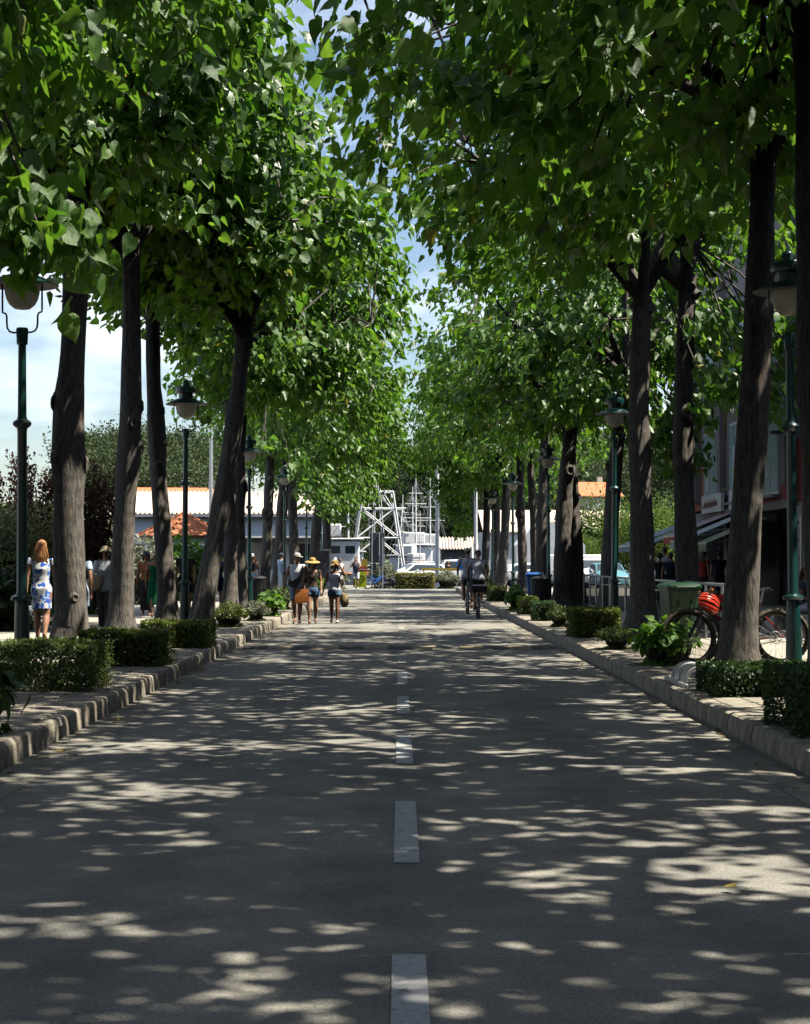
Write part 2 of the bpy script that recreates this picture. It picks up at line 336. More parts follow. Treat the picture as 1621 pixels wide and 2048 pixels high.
def leaf_mesh(name, P, mid, nor, size, mats, tv=HEART_V, tf=HEART_F):
    X, Y, Z = leaf_frames(mid, nor)
    V = P[:, None, :] + size[:, None, None] * (tv[None, :, 0:1] * X[:, None, :] + tv[None, :, 1:2] * Y[:, None, :] + tv[None, :, 2:3] * Z[:, None, :])
    F = (np.arange(len(P)) * len(tv))[:, None, None] + tf[None]
    return npmesh(name, V.reshape(-1, 3), F.reshape(-1, tf.shape[1]), mats)
def detailed_leaf(mats):
    half = [(0, 0), (.13, -.08), (.28, -.07), (.38, .04), (.42, .2), (.385, .38), (.30, .56), (.18, .74), (.075, .92), (0, 1.1)]
    g = G(); mid = [(0, 0), (0, .12), (0, .24), (0, .36), (0, .48), (0, .6), (0, .72), (0, .84), (0, .95), (0, 1.08)]
    def z(x, y): return 0.50 * abs(x) - 0.42 * x * x + 0.09 * math.sin(y * 8 + 1) * abs(x) * 1.6 - 0.24 * y * y + .06 * x
    for sg in (1, -1):
        for i in range(9):
            a, b, c, d = mid[i], half[i], half[i + 1], mid[i + 1]
            b = (b[0] * sg, b[1]); c = (c[0] * sg, c[1])
            q = [(p[0], p[1], z(*p)) for p in (a, b, c, d)]
            g.add(q, [(0, 1, 2, 3)] if sg > 0 else [(3, 2, 1, 0)])
    me = bpy.data.meshes.new('leaf'); me.from_pydata(g.v, [], g.f)
    bm = bmesh.new(); bm.from_mesh(me); bmesh.ops.remove_doubles(bm, verts=bm.verts, dist=1e-5)
    bmesh.ops.dissolve_degenerate(bm, edges=bm.edges, dist=1e-5); bmesh.ops.recalc_face_normals(bm, faces=bm.faces)
    # petiole
    bm.to_mesh(me); bm.free(); me.polygons.foreach_set('use_smooth', [True] * len(me.polygons))
    me.materials.append(mats); return me
ORD = ['nearest', 'second', 'third', 'fourth', 'fifth', 'sixth', 'seventh', 'eighth', 'ninth', 'tenth', 'eleventh', 'twelfth', 'thirteenth']
# ------------------------------------------------------------------ ground, road, pavements
def sheet(name, rects, z, m):
    g = G()
    for x0, x1, y0, y1 in rects:
        g.add([(x0, y0, z), (x1, y0, z), (x1, y1, z), (x0, y1, z)], [(0, 1, 2, 3)])
    return g.build(name, m, smooth=False)
GROUND = mat('quay_ground', (0.30, 0.27, 0.22), 0.9, 0.2, 0.6, 0.3, 20)
WATER = mat('harbour_water', (0.03, 0.10, 0.13), 0.12, 0.3, 0.5, 0.4, 3.0, spec=0.6)
PATH = mat('path_concrete', (0.36, 0.335, 0.28), 0.9, 0.16, 1.2, 0.3, 40)
SOIL = mat('soil', (0.13, 0.09, 0.06), 0.95, 0.35, 8, 0.5, 40)
HW = 2.86
struct(sheet('ground', [(-500, 500, -80, 113)], -0.03, GROUND))
struct(sheet('water', [(-500, 500, 113, 1500)], -1.1, WATER))
struct(G().box((0, 113.2, -0.75), (1000, 0.4, 1.43)).build('quay_wall', mat('quay_stone', (0.4, 0.37, 0.31), 0.9, 0.3, 1), smooth=False))
road = struct(sheet('road', [(-HW, HW, -30, 88), (-60, 60, 88, 108)], 0.0, ASPH))
struct(sheet('gutter', [(-HW, -HW + .34, -30, 88), (HW - .34, HW, -30, 88)], 0.004, mat('gutter_concrete', (0.23, 0.215, 0.18), 0.9, 0.3, 3, 0.4, 60)))
dash = G().box((0, 0, 0), (0.128, 2.15, 0.006)).mesh('lane_dash', PAINT, smooth=False)
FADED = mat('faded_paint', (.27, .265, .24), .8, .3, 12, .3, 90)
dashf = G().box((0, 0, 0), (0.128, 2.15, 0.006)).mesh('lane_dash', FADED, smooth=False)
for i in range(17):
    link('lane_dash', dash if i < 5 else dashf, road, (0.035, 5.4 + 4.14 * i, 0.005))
# raised pavements beside the carriageway
pl = struct(G().box((-8.95, 28, 0.035), (11.9, 116, 0.29)).build('pavement_left', FARPAVE, smooth=False))
pl.data.materials.clear(); pl.data.materials.append(PATH)
pr = struct(G().box((9.0, 28, 0.035), (12.0, 116, 0.29)).build('pavement_right', PATH, smooth=False))
strip_l = struct(G().box((-3.95, 58, 0.09), (1.9, 56, 0.185)).build('planting_strip_left', FARPAVE, smooth=False))
strip_r = struct(G().box((3.95, 58, 0.09), (1.9, 56, 0.185)).build('planting_strip_right', FARPAVE, smooth=False))
bed_l = struct(G().box((-3.95, 0, 0.085), (1.9, 60, 0.14)).build('paving_bed_left', SOIL, smooth=False))
bed_r = struct(G().box((3.95, 0, 0.085), (1.9, 60, 0.14)).build('paving_bed_right', SOIL, smooth=False))
pv = [G().box((0, 0, 0), (0.288 + .003 * k, 0.488, 0.05), ch=0.008).mesh('paver', PAVER, smooth=False) for k in range(2)]
for sx, par in ((-1, bed_l), (1, bed_r)):
    n = 0
    for j in range(44):
        for i in range(6):
            y = 7.5 + j * 0.5 + (0.25 if i % 2 else 0); x = sx * (3.16 + i * 0.3)
            if y > 29.7 or n >= 298: continue
            o = link('paver', random.choice(pv), par, (x, y, 0.165 + random.uniform(-.003, .004)))
            o.rotation_euler = (random.uniform(-.006, .006), random.uniform(-.008, .008), random.uniform(-.006, .006)); n += 1
# kerbs of separate stones
def stone(seed):
    r = random.Random(seed); rings = []
    for y in (-0.490, -0.478, -.2, .2, 0.478, 0.490):
        k = 0.009 if abs(y) > 0.485 else 0
        prof = [(-.075 + k, -.12), (.07 - k, -.12), (.062 - k, .10), (.058 - k, .145 - k), (.045, .172 - k), (.02, .186 - k), (-.075 + k, .186 - k)]
        rings.append([(px + r.uniform(-.006, .006), y, pz + r.uniform(-.006, .006)) for px, pz in prof])
    return G().loft(rings).mesh('kerb_stone', CONC, ang=28)
stones = [stone(k) for k in range(5)]
for sx, nm in ((-1, 'kerb_left'), (1, 'kerb_right')):
    kb = struct(G().box((sx * 2.935, 28, -0.02), (0.11, 116, 0.26)).build(nm, SOIL, smooth=False))
    for i in range(80):
        o = link('kerb_stone', random.choice(stones), kb, (sx * 2.93 + random.uniform(-.005, .005), 7.3 + i, random.uniform(-.004, .004)))
        o.rotation_euler = (0, 0, (math.pi if sx > 0 else 0) + random.uniform(-.005, .005))
    if sx < 0: G().box((-2.862, 14.35, 0.075), (0.02, 0.22, 0.09)).build('drain_opening', DARKM, kb, smooth=False)
# speed bump of separate rubber segments
bump = thing('speed_bump', 'yellow and black segmented rubber speed bump across the road', 'speed bump', (0, 29.4, 0))
YEL = mat('bump_yellow', (0.25, 0.205, 0.13), 0.7, 0.3, 8, 0.3, 60); BLK = mat('bump_black', (0.085, 0.083, 0.078), 0.8, 0.3, 8, 0.3, 60)
prof = [(-.3, .004), (-.27, .02), (-.18, .045), (-.06, .058), (.06, .058), (.18, .045), (.27, .02), (.3, .004)]
sega = G().prism(prof, 'x', -.205, .205).mesh('bump_segment', YEL); segb = G().prism(prof, 'x', -.205, .205).mesh('bump_segment', BLK)
for i in range(13): link('bump_segment', (segb, sega)[i % 2], bump, (-2.5 + i * 0.416, random.uniform(-.008, .008), 0))

# ------------------------------------------------------------------ hedges, shrubs, plants
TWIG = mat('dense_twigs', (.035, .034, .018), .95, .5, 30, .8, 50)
def shrub(name, label, cat, x, y, dims, m, leaf, n, boxy=True, z0=PV, seed=0, tv=OVAL_V, tf=OVAL_F, stems=8, droop=0.2, top=0.5, group=None, nparts=0, partmesh=None, fill=0.25):
    r = np.random.default_rng(seed + 100); w, d, h = dims
    root = thing(name, label, cat, (x, y, z0), 0, group)
    if boxy:
        P = r.uniform(-1, 1, (n, 3)); ax = r.choice(3, n, p=(.27, .33, .40)); sg = np.where(r.random(n) < .5, -1, 1)
        sg = np.where(ax == 2, 1, sg); dep = 1 - np.abs(r.normal(0, fill * .5, n)); P[np.arange(n), ax] = sg * dep
        k = np.max(np.abs(P[:, :2]), 1); N = np.zeros((n, 3)); N[np.arange(n), ax] = sg
        wob = 1 + .05 * np.sin(P[:, 0:1] * 4 + seed) + .05 * np.sin(P[:, 1:2] * 5 + seed)
        P = P * wob * np.array([w / 2, d / 2, h / 2]) + np.array([0, 0, h / 2])
    else:
        u = norm_rows(r.normal(0, 1, (n, 3))); u[:, 2] = np.abs(u[:, 2]) ** .8 * np.sign(u[:, 2] + .55)
        u = norm_rows(u); rad = r.random(n) ** fill
        lump = 1 + .16 * np.sin(u[:, 0] * 5 + seed) * np.sin(u[:, 1] * 6 + 2 * seed) + .10 * np.sin(u[:, 2] * 9 + seed)
        N = u.copy(); P = u * (rad * lump)[:, None] * np.array([w / 2, d / 2, h * .62]) + np.array([0, 0, h * .42])
    P[:, 2] = np.maximum(P[:, 2], .015)
    mid = N * .5 + r.normal(0, .5, (n, 3)) + np.array([0, 0, -droop]); nor = N * .8 + r.normal(0, .45, (n, 3)) + np.array([0, 0, top])
    size = leaf * r.uniform(.65, 1.35, n)
    idx = np.arange(n)
    if nparts:
        w_ = np.array([x, y, z0]) + P; score = w_[:, 1] - P[:, 2] * 1.2 + r.random(n) * .1
        idx = np.argsort(score); near, idx = idx[:nparts], idx[nparts:]
        X, Y, Z = leaf_frames(mid, nor)
        for i in near:
            M = Matrix((X[i], Y[i], Z[i])).transposed()
            o = link('leaf', partmesh, root, P[i]); o.rotation_euler = M.to_euler(); o.scale = [size[i]] * 3
    f = link('foliage', leaf_mesh('foliage', P[idx], mid[idx], nor[idx], size[idx], m, tv, tf), root); stuff(f)
    rr = random.Random(seed)
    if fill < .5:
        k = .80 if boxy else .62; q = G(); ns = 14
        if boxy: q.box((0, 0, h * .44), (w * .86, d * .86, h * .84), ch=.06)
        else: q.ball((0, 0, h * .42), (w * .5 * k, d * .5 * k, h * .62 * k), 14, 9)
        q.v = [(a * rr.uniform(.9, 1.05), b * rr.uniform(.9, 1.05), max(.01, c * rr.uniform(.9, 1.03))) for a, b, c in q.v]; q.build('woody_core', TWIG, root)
    g = G()
    for i in range(stems):
        a = rr.uniform(0, 6.28); q = rr.uniform(.1, .8)
        b = (math.cos(a) * w * .18 * q, math.sin(a) * d * .18 * q, 0); e = (math.cos(a) * w * .42 * q, math.sin(a) * d * .42 * q, h * rr.uniform(.6, .85))
        g.tube([b, ((b[0] + e[0]) / 2 + rr.uniform(-.03, .03), (b[1] + e[1]) / 2, h * .45), e], [.014, .010, .004], 5)
    g.build('stems', BARK, root)
    return root
BL = detailed_leaf(BRIGHT); DL = detailed_leaf(DARKL)
# left strip, near to far
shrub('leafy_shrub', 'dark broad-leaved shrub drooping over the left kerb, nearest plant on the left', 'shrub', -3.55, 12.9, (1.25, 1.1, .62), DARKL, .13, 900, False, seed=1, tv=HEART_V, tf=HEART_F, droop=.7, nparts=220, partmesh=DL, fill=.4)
shrub('fuzzy_shrub', 'feathery pale green shrub with reddish stems beside the nearest left lamp post', 'shrub', -3.62, 17.6, (1.12, 1.0, .50), FUZZ, .035, 15000, True, seed=2, stems=20, fill=.5)
shrub('box_hedge', 'clipped box hedge in front of the two nearest left trunks', 'hedge', -3.55, 21.7, (1.1, .95, .44), BOX, .036, 14000, True, seed=3)
shrub('box_hedge', 'clipped box hedge ending beside the leaning left tree', 'hedge', -3.46, 26.3, (1.0, 1.0, .40), BOX, .036, 13000, True, seed=4)
shrub('round_shrub', 'loose dark green shrub at the foot of the leaning tree', 'shrub', -3.5, 34.6, (.85, 1.2, .46), BOX, .045, 3600, False, seed=5)
shrub('lavender_bush', 'silvery grey lavender cushion on the left strip', 'shrub', -3.25, 38.4, (.55, 1.0, .40), LAV, .05, 2600, False, seed=6, top=.1)
shrub('leafy_plant', 'bright green leafy plant beside the left litter bin', 'plant', -3.18, 41.9, (.62, 1.0, .56), BRIGHT, .12, 420, False, seed=7, tv=HEART_V, tf=HEART_F, droop=.4, nparts=120, partmesh=BL, fill=.45)
shrub('round_shrub', 'green shrub behind the bright leafy plant on the left', 'shrub', -3.3, 47.5, (.7, 1.4, .62), FUZZ, .06, 2400, False, seed=8)
shrub('leafy_plant', 'bright green plant behind the walking couple', 'plant', -3.2, 56, (.6, 1.6, .75), BRIGHT, .12, 500, False, seed=9, tv=HEART_V, tf=HEART_F)
shrub('round_shrub', 'yellowish shrub on the left strip far down the road', 'shrub', -3.3, 66, (.7, 1.8, .8), BRIGHT, .10, 1200, False, seed=10)
# right strip
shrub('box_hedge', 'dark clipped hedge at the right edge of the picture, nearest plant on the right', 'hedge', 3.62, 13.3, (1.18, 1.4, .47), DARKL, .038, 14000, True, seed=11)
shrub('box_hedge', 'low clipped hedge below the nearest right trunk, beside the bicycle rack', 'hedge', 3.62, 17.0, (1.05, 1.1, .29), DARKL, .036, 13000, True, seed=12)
shrub('leafy_plant', 'bright green broad-leaved plant beside the bicycle rack', 'plant', 3.3, 21.6, (.62, .85, .56), BRIGHT, .115, 420, False, seed=13, tv=HEART_V, tf=HEART_F, droop=.5, nparts=160, partmesh=BL, fill=.45)
shrub('leafy_plant', 'bright green plant growing between the bicycle wheel and the nearest right trunk', 'plant', 3.75, 22.6, (.5, .6, .5), BRIGHT, .10, 350, False, seed=14, tv=HEART_V, tf=HEART_F, droop=.5, nparts=100, partmesh=BL)
shrub('round_shrub', 'small brownish shrub in front of the second right lamp post', 'shrub', 3.28, 25.6, (.56, .8, .34), FUZZ, .035, 4200, False, seed=15)
shrub('box_hedge', 'square clipped hedge in front of the second right lamp post', 'hedge', 3.42, 29.9, (.82, 1.0, .50), BOX, .038, 12000, True, seed=16)
shrub('round_shrub', 'light green rounded shrub beside the square right hedge', 'shrub', 3.28, 34.7, (.52, .9, .40), FUZZ, .04, 3600, False, seed=17)
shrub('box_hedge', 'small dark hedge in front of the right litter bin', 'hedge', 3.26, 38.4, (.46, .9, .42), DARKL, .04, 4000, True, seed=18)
shrub('box_hedge', 'small clipped hedge in front of the blue bin', 'hedge', 3.26, 43.0, (.46, .9, .44), BOX, .04, 3600, True, seed=19)
shrub('leafy_plant', 'bright leafy plant left of the blue bin', 'plant', 3.2, 46.6, (.55, 1.0, .6), BRIGHT, .12, 380, False, seed=20, tv=HEART_V, tf=HEART_F, droop=.4, nparts=90, partmesh=BL)
shrub('box_hedge', 'clipped hedge beside the cyclists', 'hedge', 3.3, 57.5, (.64, 1.4, .50), BOX, .05, 3000, True, seed=21)
shrub('round_shrub', 'green shrub on the right strip beyond the cyclists', 'shrub', 3.5, 70, (.8, 2, .6), FUZZ, .08, 1400, False, seed=22)
# end of the road
shrub('box_hedge', 'yellow green clipped hedge closing the end of the road', 'hedge', .85, 96, (2.05, 1.0, .86), YHEDGE, .07, 9000, True, seed=23, z0=.0)
shrub('grey_bush', 'silvery grey bush right of the yellow green hedge at the road end', 'shrub', 2.65, 96.3, (1.4, 1.2, .95), LAV, .08, 6000, False, seed=24, z0=.0, top=.2)
shrub('grey_bush', 'tall silvery grasses behind the parked blue bicycle', 'shrub', -.95, 97.5, (1.7, 1.2, 1.35), LAV, .10, 5000, False, seed=25, z0=.0, top=.2)
shrub('grey_bush', 'silvery bush beside the yellow bicycle hire sign', 'shrub', -3.55, 96, (1.3, 1.2, 1.0), LAV, .09, 4000, False, seed=26, z0=.0, top=.2)
# left side garden
shrub('variegated_shrub', 'tall cream and green variegated shrub behind the woman in the floral dress', 'shrub', -9.1, 36, (4.6, 3.2, 2.6), VARIEG, .09, 14000, False, seed=27, stems=14, fill=.12)
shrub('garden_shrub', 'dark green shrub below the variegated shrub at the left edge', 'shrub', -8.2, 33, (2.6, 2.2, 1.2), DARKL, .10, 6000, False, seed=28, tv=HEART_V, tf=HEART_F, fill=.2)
shrub('garden_shrub', 'green shrub behind the woman in the white shirt', 'shrub', -8.5, 43.5, (2.4, 2.4, 1.9), BRIGHT, .10, 5000, False, seed=29, tv=HEART_V, tf=HEART_F, fill=.2)
shrub('garden_shrub', 'leafy green shrub behind the man in the black shirt', 'shrub', -7.6, 59, (3.0, 2.6, 2.0), BRIGHT, .13, 5000, False, seed=30, tv=HEART_V, tf=HEART_F, fill=.25)
shrub('feathery_grass', 'dry feathery grass bush in front of the red roofed kiosk', 'shrub', -8.0, 53, (2.0, 1.8, 2.0), LAV, .15, 2600, False, seed=31, fill=.35)

# fallen leaves on the road
DRYLEAF = detailed_leaf(DRYL)
for (x, y, a, lb) in ((-2.62, 15.8, .4, 'dry fallen leaf lying against the nearest left kerb'), (-2.68, 23.2, 2.0, 'dry fallen leaf beside the left kerb near the box hedge'),
                      (1.52, 7.7, 1.1, 'yellow fallen leaf on the sunlit patch of road at right'), (1.05, 33, .6, 'green fallen leaf on the road beyond the speed bump')):
    o = link('fallen_leaf', DRYLEAF, None, (x, y, .028)); o.scale = [.055 if y < 10 else .13] * 3; o.rotation_euler = (.15, -.2, a); tag(o, lb, 'leaf')

r_ = np.random.default_rng(3); nq = 420
LPx = np.where(r_.random(nq) < .5, -1, 1) * (2.83 - np.abs(r_.normal(0, .16, nq))); LPy = r_.uniform(8, 60, nq); LPz = np.full(nq, .012)
k_ = r_.random(nq) < .45; LPx[k_] = np.sign(LPx[k_]) * r_.uniform(3.05, 5.6, k_.sum()); LPz[k_] = PV + .015
lit = link('leaf_litter', leaf_mesh('leaf_litter', np.stack([LPx, LPy, LPz], 1), r_.normal(0, 1, (nq, 3)) * np.array([1, 1, .08]), r_.normal(0, .15, (nq, 3)) + np.array([0, 0, 1]), r_.uniform(.025, .075, nq), DRYL)); stuff(lit)
lit['label'] = 'dry leaf litter scattered along the kerbs'
# ------------------------------------------------------------------ lamp posts
FROST = leaf_mat('frosted_lamp_glass', (.68, .66, .60), (.70, .68, .62), (.85, .83, .76), (.88, .85, .78), .55, .25, .5)
def make_lamp():
    t = thing('lamp_post', '', 'lamp post')
    p = G(); p.lathe([(.0, 0), (.105, 0), (.105, .06), (.098, .08), (.09, .35), (.082, .75), (.078, .86), (.072, .88)], 18)
    b = p.build('base', GREENP, t)
    q = G(); q.lathe([(.07, .88), (.115, .885), (.125, .905), (.115, .93), (.07, .95), (.058, .98), (.054, 2.82), (.06, 2.86), (.098, 2.89), (.108, 2.915), (.098, 2.94), (.06, 2.965), (.05, 3.0), (.044, 3.82), (.062, 3.83), (.07, 4.0), (.06, 4.02), (.0, 4.02)], 18)
    q.build('post', GREENP, t)
    for sx in (-1, 1):
        y = G(); pts = [(sx * .05, 0, 3.97), (sx * .10, 0, 3.965), (sx * .15, 0, 3.98), (sx * .178, 0, 4.02), (sx * .185, 0, 4.08), (sx * .186, 0, 4.16), (sx * .20, 0, 4.19), (sx * .235, 0, 4.20), (sx * .238, 0, 4.24), (sx * .238, 0, 4.53)]
        y.tube(pts, .0115, 7); y.build('yoke_arm', GREENP, t)
    h = G(); h.lathe([(.41, 4.505), (.415, 4.512), (.36, 4.54), (.27, 4.575), (.265, 4.59), (.2, 4.615), (.138, 4.625), (.138, 4.735)], 26)
    sh = h.build('lamp_shade', GREENP, t)
    i = G(); i.lathe([(.408, 4.503), (.3, 4.52), (.2, 4.53), (.0, 4.53)], 24); i.build('reflector', WHITE, sh)
    c = G(); c.lathe([(.138, 4.735), (.205, 4.74), (.208, 4.75), (.208, 4.84), (.2, 4.852), (.078, 4.856), (.076, 4.90), (.07, 4.95), (.05, 4.985), (.02, 4.998), (.0, 5.0)], 22); c.build('cap', GREENP, t)
    gl = G(); gl.lathe([(.185, 4.52), (.2, 4.48), (.198, 4.42), (.18, 4.35), (.145, 4.285), (.09, 4.24), (.0, 4.225)], 24); gl.build('glass_globe', FROST, t)
    return t
lamp = make_lamp()
lspots = [(-4.33, 19.4), (-4.33, 34.0), (-4.33, 48.7), (-4.33, 63.5), (-4.33, 78.2), (-4.33, 93.0)]
rspots = [(4.62, 19.8), (4.60, 36.3), (4.60, 52.1), (4.60, 68.4), (4.6, 84.0)]
llab = ['green lamp post at the left edge, nearest on the left side', 'green lamp post with white globe beside the leaning left tree', 'green lamp post beside the left litter bin', 'thin green lamp post behind the man in the white sleeveless shirt', 'green lamp post half hidden by leaves, fifth on the left', 'farthest green lamp post on the left side']
rlab = ['green lamp post at the right edge beside the bicycles', 'green lamp post behind the square clipped hedge on the right', 'green lamp post beside the right litter bin', 'green lamp post left of the blue bin', 'farthest green lamp post on the right, half hidden by leaves']
for i, ((x, y), lb) in enumerate(list(zip(lspots, llab)) + list(zip(rspots, rlab))):
    g = 'green lamp posts along both kerbs'
    if i == 0: lamp.location = (x, y, PV); lamp['label'] = lb; lamp['group'] = g; L = lamp
    else: L = dup(lamp, (x, y, PV), 0, lb, g)
    L.rotation_euler = (R(random.uniform(-.5, .5)), R(random.uniform(-.5, .5)), R(random.uniform(-12, 12)))

# ------------------------------------------------------------------ bins, rack, railing
def wheelie_bin(label, loc, rz, col):
    t = thing('wheelie_bin', label, 'bin', loc, rz, None); t.scale = (.88, .88, .95); m = mat(col[0], col[1], .45, .15, 3, .1, 40, spec=.45)
    def ring(w, d, z, yo=0):
        k = .05; w /= 2; d /= 2
        return [(-w + k, -d + yo, z), (w - k, -d + yo, z), (w, -d + k + yo, z), (w, d - k + yo, z), (w - k, d + yo, z), (-w + k, d + yo, z), (-w, d - k + yo, z), (-w, -d + k + yo, z)]
    b = G().loft([ring(.44, .50, .03), ring(.46, .54, .12), ring(.56, .68, .90), ring(.62, .74, .905), ring(.62, .74, .96)]); body = b.build('body', m, t)
    l = G().loft([ring(.64, .78, .965, -.01), ring(.64, .78, 1.0, -.01), ring(.58, .72, 1.035), ring(.4, .5, 1.055)]); lid = l.build('lid', m, t)
    G().tube([(-.2, -.40, .985), (-.18, -.43, .985), (.18, -.43, .985), (.2, -.40, .985)], .014, 6).build('lid_handle', m, lid)
    h = G().tube([(-.22, .36, .93), (-.22, .44, .97), (.22, .44, .97), (.22, .36, .93)], .016, 7); h.build('handle', m, t)
    for sx in (-1, 1):
        Mw = Matrix.Rotation(R(90), 3, 'Y')
        w = G().torus((sx * .27, .27, .10), .07, .03, 18, 7, M=Mw); wl_ = w.build('wheel', RUBBER, t)
        G().ball((sx * .27, .27, .10), (.03, .05, .05), 10, 6).build('hub', DARKM, wl_)
    for k in (-.12, .12): G().box((k, -.33, .62), (.05, .03, .5), ch=.01, rot=Matrix.Rotation(R(-5), 3, 'X')).build('rib', m, body)
    return t
wheelie_bin('dark green wheelie bin behind the front wheel of the bicycles', (4.45, 26.9, PV), R(8), ('green_bin_plastic', (0.003, 0.032, 0.011)))
wheelie_bin('blue wheelie bin beside the right litter bin', (4.35, 54.5, PV), R(-8), ('blue_bin_plastic', (0.02, 0.10, 0.34)))
def litter_bin(label, loc):
    t = thing('litter_bin', label, 'litter bin', loc, 0, 'dark slatted litter bins')
    G().lathe([(.0, .05), (.20, .05), (.20, .80), (.0, .80)], 16).build('liner', BLACK, t)
    for z in (.08, .44, .80): G().torus((0, 0, z), .235, .014, 22, 6).build('hoop', DARKM, t)
    sl = G().box((0, 0, .44), (.05, .012, .80), ch=.004).mesh('slat', DARKM, smooth=False)
    for k in range(22):
        a = 2 * math.pi * k / 22; link('slat', sl, t, (math.cos(a) * .25, math.sin(a) * .25, 0), (0, 0, a + R(90)))
    G().lathe([(.0, .93), (.12, .925), (.25, .89), (.275, .86), (.27, .85), (.2, .85)], 22).build('lid', DARKM, t)
    for k in range(3):
        a = k * 2.094; G().tube([(math.cos(a) * .2, math.sin(a) * .2, .0), (math.cos(a) * .2, math.sin(a) * .2, .1)], .02, 6).build('leg', DARKM, t)
    return t
litter_bin('dark slatted litter bin between the left trunks', (LX(516, 50), 50, PV))
litter_bin('dark slatted litter bin under the third right lamp post', (LX(1080, 48.5), 48.5, PV))
rk = thing('bicycle_rack', 'grey steel bicycle rack of arched hoops at the right kerb', 'bicycle rack', (3.17, 17.9, PV))
for sx in (-1, 1): G().box((sx * .19, .35, .03), (.05, 1.3, .05), ch=.008).build('rail', STEEL, rk)
for k in range(5):
    hoop = G().torus((0, -.12 + .21 * k, .055), .165, .021, 20, 9, arc=math.pi, M=Matrix.Rotation(R(90), 3, 'X')); hoop.build('hoop', STEEL, rk)
    G().box((0, -.12 + .21 * k, .022), (.34, .04, .03)).build('crossbar', STEEL, rk)
rl = thing('railing', 'grey metal railing along the right pavement behind the trunks', 'railing', (5.35, 26.5, PV))
for z, r in ((.95, .026), (.74, .018), (.12, .018)): G().tube([(0, 0, z), (0, 22.5, z)], r, 8).build('rail', STEEL, rl)
post = G().tube([(0, 0, 0), (0, 0, .95)], .024, 8).mesh('post', STEEL); bar = G().tube([(0, 0, .12), (0, 0, .74)], .008, 5).mesh('bar', DARKM)
for k in range(16): link('post', post, rl, (0, k * 1.5, 0))
for k in range(150): link('bar', bar, rl, (0, .15 * k + .07, 0))
